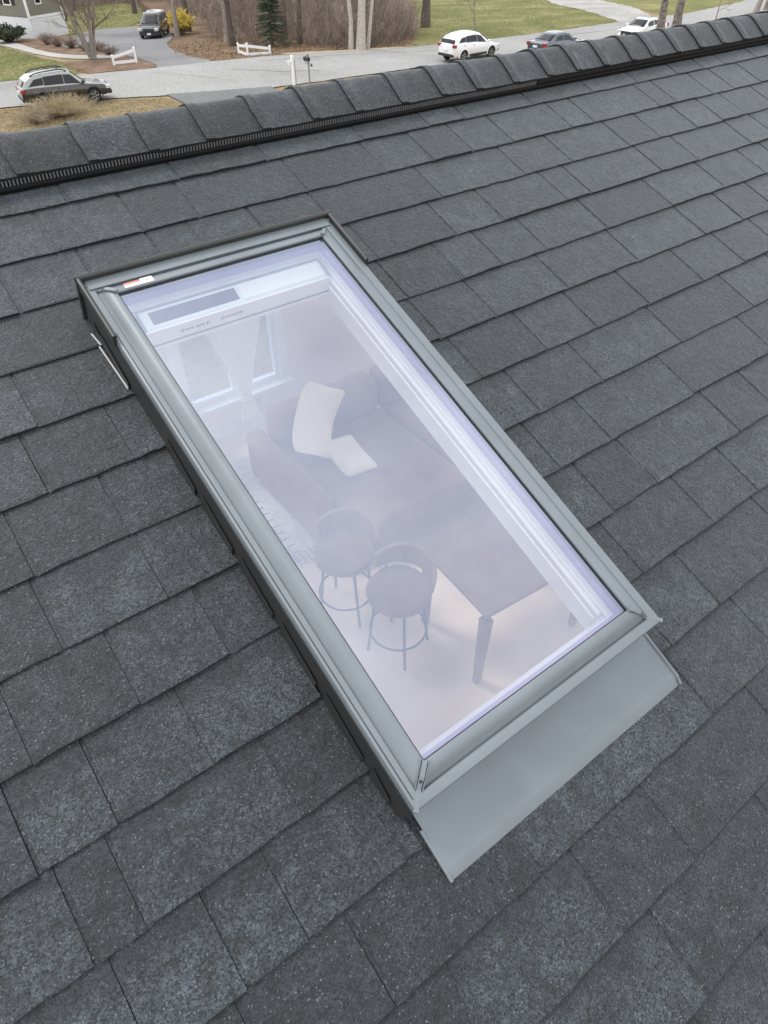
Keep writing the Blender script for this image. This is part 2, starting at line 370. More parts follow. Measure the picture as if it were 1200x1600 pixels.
# --- ridge caps ---------------------------------------------------------------------------------
capprof=[(-.535,.262),(-.60,.285),(-.75,.335),(-.92,.378),(-1.08,.408),(-1.2,.420),(-1.3,.412),(-1.40,.372),(-1.52,.295),(-1.7,.14),(-1.95,-.09)]
capu=[-.52,.65,1.72,2.81,3.97,5.10,6.14,7.30,8.41,9.42,10.58,11.71,12.75,13.78,14.87,15.7]
while capu[-1]<45.8: capu.append(capu[-1]+rng.uniform(1.03,1.12))
while capu[0]>-18.8: capu.insert(0,capu[0]-rng.uniform(1.03,1.12))
for i in range(len(capu)-1):
    # each cap's left edge is the exposed butt; it slopes down under the next one to its left
    a=capu[i]; b=capu[i+1]+.25; mb=MB()
    TS=[0,.10,.115,.13,.30,.5,.75,1.0]; nU=7; P=[]; lift=rng.uniform(0,.015)
    for j in range(nU+1):
        t=TS[j]; row=[]
        uu=a+(b-a)*t
        for q,(v,h) in enumerate(capprof):
            sag=.012*math.sin(3.1*t)
            edge=(1 if j==0 else 0)
            hh=h+.026*(1-t)+(.024 if t<.12 else 0)+lift*(1-t)+rng.uniform(-.003,.003)-.008*edge
            nv=0.0
            if q==0: nv=rng.uniform(-.008,.008)+.03*(1-t)+ (-.02 if j==0 else 0)
            row.append(rv(uu+(rng.uniform(-.010,.010)-.03*math.sin(q*.5) if j==0 else 0)-a, v+nv, hh))
        P.append(row)
    m=len(capprof); fs=[]
    for j in range(nU):
        for q in range(m-1): fs.append((j*m+q,(j+1)*m+q,(j+1)*m+q+1,j*m+q+1))
    mb.add([p for r in P for p in r], fs, 0)
    th=Vector((0,.0,-.072*E_))
    e0=P[0]; mb.add(e0+[p+th for p in e0], [(q,q+1,m+q+1,m+q) for q in range(m-1)], 1)
    nb=[r[0] for r in P]; mb.add(nb+[p+Vector((0,.002,-.065*E_)) for p in nb], [(j+1,j,nU+1+j,nU+2+j) for j in range(nU)], 1)
    mb.build('ridge_cap', [M_CAP,M_ASPH], house, M=RF@Matrix.Translation(rv(a,0,0))@Matrix.Rotation(R(rng.uniform(-.7,.7)),4,'Z')@Matrix.Translation((0,rng.uniform(-.0012,.0012),0)), smooth=50, fix=False)
# raised double edge strip of every cap (the folded laminate seen as a ribbon)
# --- walls and room ------------------------------------------------------------------------------
M_SIDING=mat('pale_gray_siding',(.55,.56,.56),.6,var=.05); M_PLASTER=mat('lavender_white_plaster',(.82,.73,.70),.8,var=.03,vscale=1.5)
M_OAK=mat('pale_oak_floor',(.86,.71,.57),.45,var=.06,vscale=2.5); M_CEIL=mat('white_ceiling_paint',(.82,.80,.78),.85)
FZ=4.9; XA,XB=-.9,5.6; YA,YB=-2.75,5.82
def hbox(m,a,b): m.box(a,b)
mb=MB(); hbox(mb,(XA,YA,0),(XB,YA+.15,FZ+.25)); hbox(mb,(XA,YB-.12,0),(XB,YB,FZ-.02)); hbox(mb,(XA,YA+.15,0),(XA+.15,YB-.12,FZ+.15)); hbox(mb,(XB-.15,YA+.15,0),(XB,YB-.12,FZ+.15))
mb.build('wall', M_SIDING, house, M=HI)
# far room wall with its window opening  x 1.80..2.84, z 5.33..6.35
WX0,WX1,WZ0,WZ1=1.80,2.86,5.33,6.36
mb=MB(); y0,y1=YB-.12,YB
hbox(mb,(XA,y0,FZ-.02),(WX0,y1,7.0)); hbox(mb,(WX1,y0,FZ-.02),(4.3,y1,7.0)); hbox(mb,(4.3,y0,FZ-.02),(XB,y1,FZ+.1)); hbox(mb,(4.3,y0,FZ+1.9),(XB,y1,7.0)); hbox(mb,(WX0,y0,FZ-.02),(WX1,y1,WZ0)); hbox(mb,(WX0,y0,WZ1),(WX1,y1,7.0))
mb.build('room_wall', M_PLASTER, house, M=HI)
mb=MB(); hbox(mb,(XA+.15,YA+.15,FZ-.2),(XB-.15,YB-.12,FZ)); mb.build('room_floor', M_OAK, house, M=HI)
mb=MB(); 
for (u0,u1,v0,v1) in ((-16.7,SKU0-1.6,VR+.4,VB-3),(SKU1+1.6,43.4,VR+.4,VB-3),(SKU0-1.6,SKU1+1.6,VR+.4,SKV0-1.0),(SKU0-1.6,SKU1+1.6,SKV1+1.6,VB-3)):
    pb(u0,u1,v0,v1,-1.15,-1.0,mb)
mb.build('ceiling', M_CEIL, house, M=RF)
mb=MB()  # splayed light shaft: from the skylight curb out to the ceiling opening
i_=[(-.33,2.84),(3.08,2.84),(3.08,10.27),(-.33,10.27)]; o_=[(-2.0,1.75),(4.75,1.75),(4.75,11.95),(-2.0,11.95)]
vs=[rv(u,v,-.12) for u,v in i_]+[rv(u,v,-1.1) for u,v in o_]+[rv(u+du,v+dv,-.27) for (u,v),(du,dv) in zip(i_,((-.1,-.1),(.1,-.1),(.1,.1),(-.1,.1)))]+[rv(u+du,v+dv,-1.15) for (u,v),(du,dv) in zip(o_,((-.1,-.1),(.1,-.1),(.1,.1),(-.1,.1)))]
fs=[]
for i in range(4):
    j=(i+1)%4; fs+= [(i,j,4+j,4+i),(8+i,12+i,12+j,8+j)]
mb.add(vs,fs); mb.build('light_shaft', M_CEIL, house, M=RF)
mb=MB(); hbox(mb,(XA+.2,YB-.145,FZ),(XB-.2,YB-.121,FZ+.11)); mb.build('baseboard', M_WHITEWOOD, house, M=HI)
# room window with frame, sash bars and pane
mb=MB()
for a,b in (((WX0-.09,5.66,WZ0-.10),(WX1+.09,5.70,WZ0)),((WX0-.09,5.66,WZ1),(WX1+.09,5.70,WZ1+.10)),((WX0-.09,5.66,WZ0),(WX0,5.70,WZ1)),((WX1,5.66,WZ0),(WX1+.09,5.70,WZ1))): hbox(mb,a,b)
win=mb.build('window', M_WHITEWOOD, house, M=HI)
mb=MB(); hbox(mb,(WX0-.12,5.60,WZ0-.045),(WX1+.12,5.66,WZ0-.01)); mb.build('sill', M_WHITEWOOD, win)
mb=MB()
for a,b in (((WX0,5.70,WZ0),(WX1,5.76,WZ0+.06)),((WX0,5.70,WZ1-.05),(WX1,5.76,WZ1)),((WX0,5.70,WZ0+.06),(WX0+.05,5.76,WZ1-.05)),((WX1-.05,5.70,WZ0+.06),(WX1,5.76,WZ1-.05)),((2.30,5.70,WZ0+.06),(2.36,5.76,WZ1-.05))): hbox(mb,a,b)
mb.build('sash', M_WHITEWOOD, win)
M_TINTPANE=glass_mat('blue_gray_tinted_glass',.06,(.66,.72,.80),(1,1,1))  # plain pane with a blue-gray tint
mb=MB(); hbox(mb,(WX0+.04,5.725,WZ0+.05),(WX1-.04,5.735,WZ1-.04)); mb.build('pane', M_TINTPANE, win)
mb=MB()
for x in (4.3,5.45): hbox(mb,(x,5.70,FZ+.1),(x+.1,5.78,FZ+1.9))
gw=mb.build('added_window_wall', M_WHITEWOOD, house, M=HI)  # unseen far-wall glazing, added to let more daylight into the room
mb=MB(); hbox(mb,(4.4,5.73,FZ+.1),(XB,5.745,FZ+1.9)); mb.build('pane', M_WGLASS, gw)
# gable ends: unseen wide glazing above a low wall, added to brighten the room
for x0,x1,sx in ((XA,XA+.15,0),(XB-.15,XB,1)):
    mb=MB()
    for y in (YA+.15,-.6,1.85,4.0,YB-.22): hbox(mb,(x0+.02,y,FZ+.15),(x1-.02,y+.10,FZ+1.75 if abs(y-1.85)>3 else FZ+2.45))
    gw=mb.build('added_window_wall', M_WHITEWOOD, house, M=HI)
    mb=MB(); hbox(mb,(x0+.06,YA+.25,FZ+.15),(x0+.08,YB-.2,FZ+1.75)); mb.build('pane', M_WGLASS, gw)
mb=MB()
for x in (XA+.2,.6,2.3,4.0,XB-.3): hbox(mb,(x,YA+.03,FZ+.25),(x+.1,YA+.12,FZ+1.6))
gw=mb.build('added_window_wall', M_WHITEWOOD, house, M=HI)  # unseen near-wall glazing, also added for daylight in the room
mb=MB(); hbox(mb,(XA+.2,YA+.06,FZ+.25),(XB-.2,YA+.08,FZ+1.6)); mb.build('pane', M_WGLASS, gw)
# ================================================================ SKYLIGHT
sky_o = empty('skylight', RM@rv(1.375,6.545,0), (TH,0,0), 'long gray metal framed skylight set in the dark shingle roof, its glass mirroring the sky', 'skylight')
SI = Matrix.Translation(-rv(1.375,6.545,0))
U0,U1,V0,V1=-.70,3.45,2.46,10.63
def sbox(m,u0,u1,v0,v1,h0,h1,mi=0): m.box(rv(u0,v1,h0),rv(u1,v0,h1),mi)
def rail(name, prof, sidei, mat_, mit=True, smooth=40):
    """mitred rail; prof = (offset inwards from the outer edge, height)"""
    mb=MB(); r0=[];r1=[]
    for d,h in prof:
        if sidei=='L': r0.append(rv(U0+d,V0+d,h)); r1.append(rv(U0+d,V1-d,h))
        if sidei=='R': r0.append(rv(U1-d,V0+d,h)); r1.append(rv(U1-d,V1-d,h))
        if sidei=='T': r0.append(rv(U0+d,V0+d,h)); r1.append(rv(U1-d,V0+d,h))
        if sidei=='B': r0.append(rv(U0+d,V1-d,h)); r1.append(rv(U1-d,V1-d,h))
    mb.loft([r0,r1]); return mb.build(name, mat_, sky_o, M=SI, smooth=smooth)
for s_ in 'LTB':
    # outer lip (a flat ledge with folded edge), then the rounded glazing bead
    rail('frame_lip', [(0,.06),(0,.66),(.012,.695),(.03,.70),(.125,.695),(.138,.672),(.138,.06)], s_, M_CLAD)
    rail('glazing_bead', [(.142,.10),(.142,.655),(.165,.668),(.20,.702),(.25,.742),(.30,.755),(.352,.758),(.362,.752),(.366,.738),(.366,.69),(.30,.10)], s_, M_CLAD)
rail('frame_lip', [(0,.06),(0,.66),(.012,.695),(.03,.70),(.125,.700),(.142,.694),(.142,.06)], 'R', M_CLAD)
rail('glazing_bead', [(.144,.10),(.144,.69),(.155,.704),(.20,.728),(.25,.748),(.30,.757),(.352,.758),(.362,.752),(.366,.738),(.366,.69),(.30,.10)], 'R', M_CLAD)
# dark side skirts below the lip
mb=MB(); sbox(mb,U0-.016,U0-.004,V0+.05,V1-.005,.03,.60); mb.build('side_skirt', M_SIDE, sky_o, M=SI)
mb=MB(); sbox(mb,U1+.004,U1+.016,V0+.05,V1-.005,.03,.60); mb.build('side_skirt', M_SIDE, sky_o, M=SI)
# fine seam line along the left lip
mb=MB(); sbox(mb,U0+.045,U0+.055,V0+1.0,V1-.12,.695,.706); mb.build('seam', M_SIDE, sky_o, M=SI)
# mitre covers at the corners
def mitre(u,v,du,dv,name='mitre_cover'):
    mb=MB(); L_=.36; n=Vector((-dv,du,0)).normalized()
    a=Vector((u+du*.02,v+dv*.02)); b=Vector((u+du*L_,v+dv*L_))
    hs=[(.0,.70),(.13,.69),(.17,.68),(.25,.758),(.34,.79),(.365,.79)]
    for w,wt in ((.028,0),):
        rings=[]
        for t,h in hs:
            c=Vector((u+du*t,v+dv*t)); p=Vector((n.x,n.y))*w
            rings.append([rv(c.x-p.x,c.y-p.y,h-.04),rv(c.x+p.x,c.y+p.y,h-.04),rv(c.x+p.x,c.y+p.y,h+.008),rv(c.x-p.x,c.y-p.y,h+.008)])
        mb.loft(rings)
    return mb.build(name, M_CLAD, sky_o, M=SI)
mitre(U0,V1,1,-1); mitre(U1,V1,-1,-1); mitre(U1,V0,-1,1); mitre(U0,V0,1,1)
for (u,v,du,dv) in ((U0,V1,1,-1),(U1,V1,-1,-1),(U0,V0,1,1)):
    mb=MB(); c=.22
    mb.lathe([(.0001,.0),(.022*E_,0),(.022*E_,.012*E_),(.012*E_,.02*E_)], rv(u+du*c,v+dv*c,.725), 8); mb.build('screw', M_SIDE, sky_o, M=SI)
# corner block (bottom left) with two thin upright flanges
for off in (-.045,.045):
    mb=MB(); 
    pts=[]
    for t,h in ((.15,.70),(.37,.81)):
        pts.append((U0+t+off*.7, V1-t+off*.7, h))
    (ua,va,ha),(ub,vb,hb)=pts
    mb.add([rv(ua-.008,va,ha-.06),rv(ua+.008,va,ha-.06),rv(ub+.008,vb,hb-.06),rv(ub-.008,vb,hb-.06),rv(ua-.008,va,ha),rv(ua+.008,va,ha),rv(ub+.008,vb,hb),rv(ub-.008,vb,hb)],
       [(3,2,1,0),(4,5,6,7),(0,1,5,4),(1,2,6,5),(2,3,7,6),(3,0,4,7)]); mb.build('corner_flange', M_CLAD, sky_o, M=SI)
# top cover: raised hood round the head, ends running down both sides
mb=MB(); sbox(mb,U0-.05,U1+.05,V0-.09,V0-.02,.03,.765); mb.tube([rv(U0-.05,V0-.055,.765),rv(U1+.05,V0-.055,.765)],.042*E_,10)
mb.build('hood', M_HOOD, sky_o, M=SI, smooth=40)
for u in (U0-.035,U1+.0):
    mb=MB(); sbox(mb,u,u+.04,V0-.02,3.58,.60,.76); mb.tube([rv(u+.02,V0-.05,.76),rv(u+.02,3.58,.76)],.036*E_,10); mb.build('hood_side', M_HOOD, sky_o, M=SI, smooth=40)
mb=MB(); sbox(mb,U0+.06,U1-.06,V0-.02,V0+.15,.70,.715); mb.build('hood_floor', M_CLAD, sky_o, M=SI)
# gaskets
GU0,GU1,GV0,GV1=-.332,3.082,2.828,10.262
for nm,b in (('gasket',(GU0,GU1,GV0,GV0+.028)),('gasket',(GU1-.020,GU1,GV0,GV1)),('gasket',(GU0,GU0+.012,GV0,GV1)),('gasket',(GU0,GU1,GV1-.01,GV1))):
    mb=MB(); sbox(mb,*b,.69,.728); mb.build(nm, M_GASK, sky_o, M=SI)
# glass unit: coated top face
M_SKYG=glass_mat('coated_skylight_glass',.33,(1.0,.935,.87),(.72,.81,1.0),.02)
M_SKYE=glass_mat('clear_glass',.04,(.95,.96,.99),(1,1,1))
mb=MB(); sbox(mb,GU0-.02,GU1+.02,GV0-.02,GV1+.02,.60,.715)
mb.m=[1,0,1,1,1,1]; mb.build('glass', [M_SKYG,M_SKYE], sky_o, M=SI, fix=True)
# white inner sash and curb
M_INNER=mat('white_sash',(.70,.74,.80),.4); M_LOWE=mat('violet_spacer',(.40,.33,.60),.5)
def inner(name,d0,d1,h0,h1,mat_=M_INNER):
    a=(GU0-.06,GU1+.06,GV0-.06,GV1+.06)
    for (u0,u1,v0,v1) in ((a[0],a[0]+d1,a[2],a[3]),(a[1]-d1,a[1],a[2],a[3]),(a[0]+d1,a[1]-d1,a[2],a[2]+d1),(a[0]+d1,a[1]-d1,a[3]-d1,a[3])):
        mb=MB(); sbox(mb,u0,u1,v0,v1,h0,h1); mb.build(name, mat_, sky_o, M=SI)
inner('glass_spacer',0,.115,.52,.595,M_LOWE)
inner('sash',0,.10,.40,.515); 
inner('sash_step',0,.135,.365,.398)
inner('curb',0,.165,-.14,.33)
mb=MB(); sbox(mb,GU1-.135,GU1-.055,3.35,10.1,.338,.352); sbox(mb,GU1-.20,GU1-.175,3.35,10.1,.29,.31); mb.build('blind_track', M_WHITEWOOD, sky_o, M=SI)
# blind headbox at the head with a solar strip
M_AQUA=mat('pale_aqua_plastic',(.70,.86,.86),.35); M_SOLAR=mat('solar_cell_strip',(.045,.05,.085),.18)
mb=MB(); q=[(3.0,.44),(3.02,.455),(3.31,.40),(3.335,.38),(3.335,.08),(3.0,.08)]
mb.loft([[rv(-.16,v,h) for v,h in q],[rv(2.92,v,h) for v,h in q]]); hb=mb.build('blind_headbox', M_AQUA, sky_o, M=SI)
def slab(u0,u1,t0,t1,lift,mat_,name):
    def P(u,t,l): 
        v=3.02+(3.31-3.02)*t; h=.455+(.40-.455)*t; return rv(u,v,h+l)
    mb=MB(); mb.add([P(u0,t0,-.01),P(u1,t0,-.01),P(u1,t1,-.01),P(u0,t1,-.01),P(u0,t0,lift),P(u1,t0,lift),P(u1,t1,lift),P(u0,t1,lift)],[(3,2,1,0),(4,5,6,7),(0,1,5,4),(1,2,6,5),(2,3,7,6),(3,0,4,7)])
    return mb.build(name, mat_, hb)
slab(-.03,1.36,.14,.84,.006,M_SOLAR,'solar_strip')
slab(1.42,2.88,.06,.94,.012,mat('bright_cover_plate',(.80,.92,.91),.3),'cover_plate')
mb=MB(); sbox(mb,-.20,2.96,3.345,3.375,.02,.40); mb.build('blind_bar', M_WHITEWOOD, hb)
mb=MB(); sbox(mb,-.20,2.96,3.375,3.385,.10,.125); mb.build('blind_seam', M_FIN, hb)
# illegible small print on the headbox front: rows of tiny grey dashes
mb=MB(); r_=random.Random(3)
for u0,u1 in ((.32,.52),(.56,.70),(.74,.80),(.98,1.36)):
    u=u0
    while u<u1: w=r_.uniform(.012,.03); sbox(mb,u,u+w,3.3755,3.3772,.22+r_.uniform(0,.015),.285-r_.uniform(0,.015)); u+=w+.012
tag(mb.build('small_print', M_FIN, hb), kind='stuff')
# sticker on the top-left bead: white with a salmon block
M_STW=mat('white_sticker',(.86,.85,.84),.4); M_STR=mat('salmon_print',(.55,.17,.14),.45)
def stick(pts, mat_, lift, name, parent=sky_o, M=SI):
    def hgt(v): d=v-V0; return .742+(d-.25)*(.755-.742)/.05 if d<.30 else .755+(d-.30)*.06
    vs=[rv(u,v,hgt(v)+lift) for u,v in pts]; lo=[rv(u,v,hgt(v)+lift-.006) for u,v in pts]; n=len(pts)
    mb=MB(); mb.add(vs+lo,[tuple(range(n)),tuple(range(2*n-1,n-1,-1))]+[(i,(i+1)%n,n+(i+1)%n,n+i) for i in range(n)])
    return mb.build(name, mat_, parent, M=M)
st=stick([(-.20,2.80),(.10,2.80),(.22,2.80),(.23,2.79),(.23,2.69),(.21,2.68),(.05,2.68),(.05,2.742),(-.20,2.742)], M_STW, .008, 'sticker')
stick([(-.20,2.741),(.045,2.741),(.045,2.69),(-.19,2.69)], M_STR, .008, 'sticker_print', st, None)
stick([(.12,2.735),(.18,2.748),(.175,2.752),(.115,2.74)], M_SIDE, .016, 'sticker_mark', st, None)
# apron flashing below the frame
mb=MB()
pr=[(10.52,.16),(10.75,.135),(11.32,.105),(11.345,.098),(11.46,.036),(11.462,.022),(11.33,.075),(10.52,.13)]
mb.loft([[rv(-.58,v,h) for v,h in pr],[rv(3.50,v,h) for v,h in pr]]); ap=mb.build('apron_flashing', M_CLAD, sky_o, M=SI, smooth=20)
mb=MB(); mb.tube([rv(-.595,10.85,.118),rv(-.595,11.34,.085),rv(-.59,11.46,.05)],.024*E_,8); mb.build('folded_edge', M_CLAD, ap)
mb=MB(); mb.tube([rv(3.52,10.6,.15),rv(3.525,11.34,.105),rv(3.525,11.45,.06)],.026*E_,8); mb.build('folded_edge', M_CLAD, ap)
mb=MB(); mb.tube([rv(3.585,10.6,.11),rv(3.59,11.40,.06)],.016*E_,6); mb.build('folded_edge', M_SIDE, ap)
# step flashings along the left side, one per course
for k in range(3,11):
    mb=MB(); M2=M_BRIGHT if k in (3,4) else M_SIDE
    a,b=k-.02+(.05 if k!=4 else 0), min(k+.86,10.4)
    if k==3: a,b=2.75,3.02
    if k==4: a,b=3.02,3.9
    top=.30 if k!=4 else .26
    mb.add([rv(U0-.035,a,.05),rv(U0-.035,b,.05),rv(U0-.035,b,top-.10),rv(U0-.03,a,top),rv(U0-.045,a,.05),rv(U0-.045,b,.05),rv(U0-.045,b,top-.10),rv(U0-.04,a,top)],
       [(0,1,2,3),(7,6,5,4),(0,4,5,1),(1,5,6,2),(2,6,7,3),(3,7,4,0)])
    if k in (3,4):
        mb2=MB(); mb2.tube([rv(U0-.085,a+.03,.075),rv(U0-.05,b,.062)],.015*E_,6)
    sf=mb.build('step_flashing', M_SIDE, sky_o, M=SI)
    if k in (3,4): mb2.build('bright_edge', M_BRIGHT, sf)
# right hand flashing: thin folded edge lying on the shingles
mb=MB(); mb.tube([rv(3.66,2.2,.075),rv(3.66,10.62,.075)],.014*E_,6); mb.build('side_flashing_edge', M_BRIGHT, sky_o, M=SI)
mb=MB(); sbox(mb,3.47,3.66,2.3,10.6,.05,.066); mb.build('side_flashing', M_SIDE, sky_o, M=SI)
# ================================================================ ROOM CONTENTS
M_SOFA=mat('mauve_upholstery',(.25,.135,.12),.9,var=.12,vscale=6,bump=.25,bscale=180); M_CREAM=mat('cream_cushion_cloth',(.85,.77,.64),.9,var=.03,bump=.2,bscale=160)
M_DKWOOD=mat('dark_table_wood',(.20,.115,.075),.5,var=.2,vscale=6); M_IRON=mat('black_iron',(.02,.02,.022),.5,.4)
M_LEATH=mat('brown_gray_seat_leather',(.20,.115,.085),.55,var=.15,vscale=8)
def soft(name, a, b, mat_, parent, r=.06, seg=3, M=None):
    mb=MB(); mb.box(a,b); o=mb.build(name, mat_, parent, M=M)
    o.modifiers.new('bevel','BEVEL').width=r; o.modifiers['bevel'].segments=4
    for p in o.data.polygons: p.use_smooth=True
    return o
sofa=empty('sofa',(3.1,4.2,FZ),(0,0,0),'dark mauve sofa under the far window, cream cushions on it','sofa')
soft('base',(-1.05,-.92,.08),(1.4,.62,.26),M_SOFA,sofa,.03)
soft('seat',(-.90,-1.0,.25),(.25,.35,.47),M_SOFA,sofa); soft('seat',(.26,-1.42,.25),(1.4,.35,.47),M_SOFA,sofa)
soft('backrest',(-.92,.34,.40),(.25,.62,.82),M_SOFA,sofa,.09); soft('backrest',(.26,.34,.40),(1.4,.62,.82),M_SOFA,sofa,.09)
soft('arm',(-1.12,-.60,.08),(-.93,.66,.60),M_SOFA,sofa,.07)
for x in (-1.05,1.3):
    for y in (-.45,.55):
        mb=MB(); mb.tube([(x,y,0),(x,y,.09)],.025,8); mb.build('leg',M_DKWOOD,sofa)
def cushion(name,loc,rot,label,w=.5,h=.5,t=.17,roll=0.,bend=0.):
    mb=MB(); n=12; top=[];bot=[]
    for i in range(n+1):
        for j in range(n+1):
            a,b=i/n*2-1,j/n*2-1
            k=1-.07*(1-abs(a)**2)*abs(b)**3-.10*abs(a*b)**6; k2=1-.07*(1-abs(b)**2)*abs(a)**3-.10*abs(a*b)**6
            z=t/2*max(0,(1-abs(a)**2.6)*(1-abs(b)**2.6))**.55
            x_,y_=a*w/2*k2,b*h/2*k; cr_,sr_=math.cos(roll),math.sin(roll); zb=bend*b*b; x_,y_=x_*cr_-y_*sr_,x_*sr_+y_*cr_
            top.append((x_,y_,zb+z+.004)); bot.append((x_,y_,zb-z-.004))
    m=n+1; fs=[]
    for i in range(n):
        for j in range(n):
            fs.append((i*m+j,(i+1)*m+j,(i+1)*m+j+1,i*m+j+1)); fs.append(tuple(m*m+q for q in (i*m+j,i*m+j+1,(i+1)*m+j+1,(i+1)*m+j)))
    rim=[i*m for i in range(n)]+[n*m+j for j in range(n)]+[i*m+n for i in range(n,0,-1)]+[j for j in range(n,0,-1)]
    for q in range(len(rim)):
        a,b=rim[q],rim[(q+1)%len(rim)]; fs.append((a,m*m+a,m*m+b,b))
    mb.add(top+bot,fs); o=mb.build(name,M_CREAM,None,smooth=60); o.location=loc; o.rotation_euler=rot
    return tag(o,label,'cushion',"cream cushions on the sofa")
cushion('cushion',(2.50,4.42,5.64),(R(60),0,R(-6)),'cream cushion leaning upright against the sofa back',.40,.66,.17,R(-30),.16)
cushion('cushion',(2.60,4.02,5.42),(R(6),R(4),R(-4)),'cream cushion lying on the sofa seat in front of the upright one',.34,.52,.15,0,.03)
def stool(x,y,rz,label):
    s=empty('bar_stool',(x,y,FZ),(0,0,rz),label,'stool','round bar stools at the table')
    mb=MB(); mb.lathe([(.0001,.60),(.20,.60),(.228,.615),(.235,.64),(.222,.668),(.15,.68),(.0001,.672)],n=24); mb.build('seat',M_LEATH,s,smooth=50)
    mb=MB(); ri=[]
    for i in range(15):
        a=R(-75+150*i/14); r0,r1=.225,.25; h=.80+.07*math.cos(a*1.1)
        ri.append([(r0*math.cos(a),r0*math.sin(a),.70),(r1*math.cos(a),r1*math.sin(a),.70),(r1*1.06*math.cos(a),r1*1.06*math.sin(a),h),(r0*1.06*math.cos(a),r0*1.06*math.sin(a),h)])
    mb.loft(ri); mb.build('backrest',M_LEATH,s,smooth=50)
    for q in range(4):
        a=R(45+90*q); c_,s_=math.cos(a),math.sin(a)
        mb=MB(); mb.tube([(.17*c_,.17*s_,.60),(.235*c_,.235*s_,0)],.011,8); mb.build('leg',M_IRON,s,smooth=60)
    for q in (-1,1):
        mb=MB(); mb.tube([(.225*math.cos(R(55*q)),.225*math.sin(R(55*q)),.62),(.237*math.cos(R(55*q)),.237*math.sin(R(55*q)),.72)],.008,6); mb.build('back_post',M_IRON,s)
    mb=MB(); n=28; pts=[(.213*math.cos(2*math.pi*i/n),.213*math.sin(2*math.pi*i/n),.22) for i in range(n+1)]; mb.tube(pts,.009,6,caps=False); mb.build('foot_ring',M_IRON,s,smooth=60)
stool(1.83,2.97,R(35),'round bar stool nearer the sofa, seen through the skylight'); stool(1.93,2.43,R(20),'round bar stool nearer the bottom of the skylight, half under the table')
tb=empty('dining_table',(2.62,2.1,FZ),(0,0,R(-4)),'dark square dining table beside the two stools','table')
mb=MB(); mb.box((-.46,-.36,.82),(.62,.40,.86)); bevel(mb.build('tabletop',M_DKWOOD,tb),.006)
mb=MB(); mb.box((-.40,-.30,.74),(.56,.34,.818)); mb.build('apron',M_DKWOOD,tb)
for x in (-.41,.55):
    for y in (-.31,.34):
        mb=MB(); mb.loft([[(x-.035,y-.035,.74),(x+.035,y-.035,.74),(x+.035,y+.035,.74),(x-.035,y+.035,.74)],[(x-.022,y-.022,0),(x+.022,y-.022,0),(x+.022,y+.022,0),(x-.022,y+.022,0)]]); mb.build('leg',M_DKWOOD,tb)
M_RUG=mat('ivory_rug_wool',(.72,.70,.68),.95,var=.12,vscale=14,bump=.4,bscale=120); M_RUGD=mat('gray_rug_stripe',(.30,.29,.31),.95)
rug=empty('rug',(2.6,4.15,FZ+.002),(0,0,R(-2)),'ivory rug with short dark stripes along its edge, on the pale floor','rug')
mb=MB(); mb.box((-1.02,-.62,0),(.9,1.05,.012)); mb.build('pile',M_RUG,rug)
mb=MB(); r_=random.Random(5)
for i in range(46):
    y=-.55+i*.033
    if i%9 in (7,8): continue
    for x in ((-.93,-.80) if i%3 else (-.95,-.74),): mb.box((x[0]+r_.uniform(0,.02),y,.0125),(x[1],y+.012,.0165))
for i in range(5):
    for j in range(9): mb.box((-.97+.05*j,-.60+.03*i,.0125),(-.95+.05*j,-.588+.03*i,.0155))
tag(mb.build('stripe',M_RUGD,rug),kind='stuff')
# curtain tied in the middle
M_SHEER=mat('sheer_white_curtain',(.84,.82,.80),.9)
cur=empty('curtain',(2.38,5.60,WZ0-.3),(0,0,0),'white sheer curtain tied in the middle of the room window','curtain')
mb=MB(); nx=40; rows=[]
for i in range(25):
    t=i/24; z=1.30*(1-t)
    ti=(z-.27)/1.0
    w=(.05+.30*max(0,ti)**1.15) if ti>0 else .05+.07*(-ti/.27)**.7
    rows.append([(( j/nx*2-1)*w+ .02*t, .010*math.sin(j*.8)*(.5+w), z) for j in range(nx+1)])
vs=[p for r in rows for p in r]; m=nx+1; fs=[(i*m+j,i*m+j+1,(i+1)*m+j+1,(i+1)*m+j) for i in range(24) for j in range(nx)]
mb.add(vs,fs); o=mb.build('fabric',M_SHEER,cur,smooth=80); o.modifiers.new('solid','SOLIDIFY').thickness=.004
mb=MB(); mb.tube([(-.5,0,1.31),(.5,0,1.31)],.009,8); mb.build('rod',M_WHITEWOOD,cur)
mb=MB(); n=16; mb.tube([(.06*math.cos(2*math.pi*i/n)+.01,.03*math.sin(2*math.pi*i/n),.27) for i in range(n+1)],.012,6,caps=False); mb.build('tie',M_SHEER,cur)
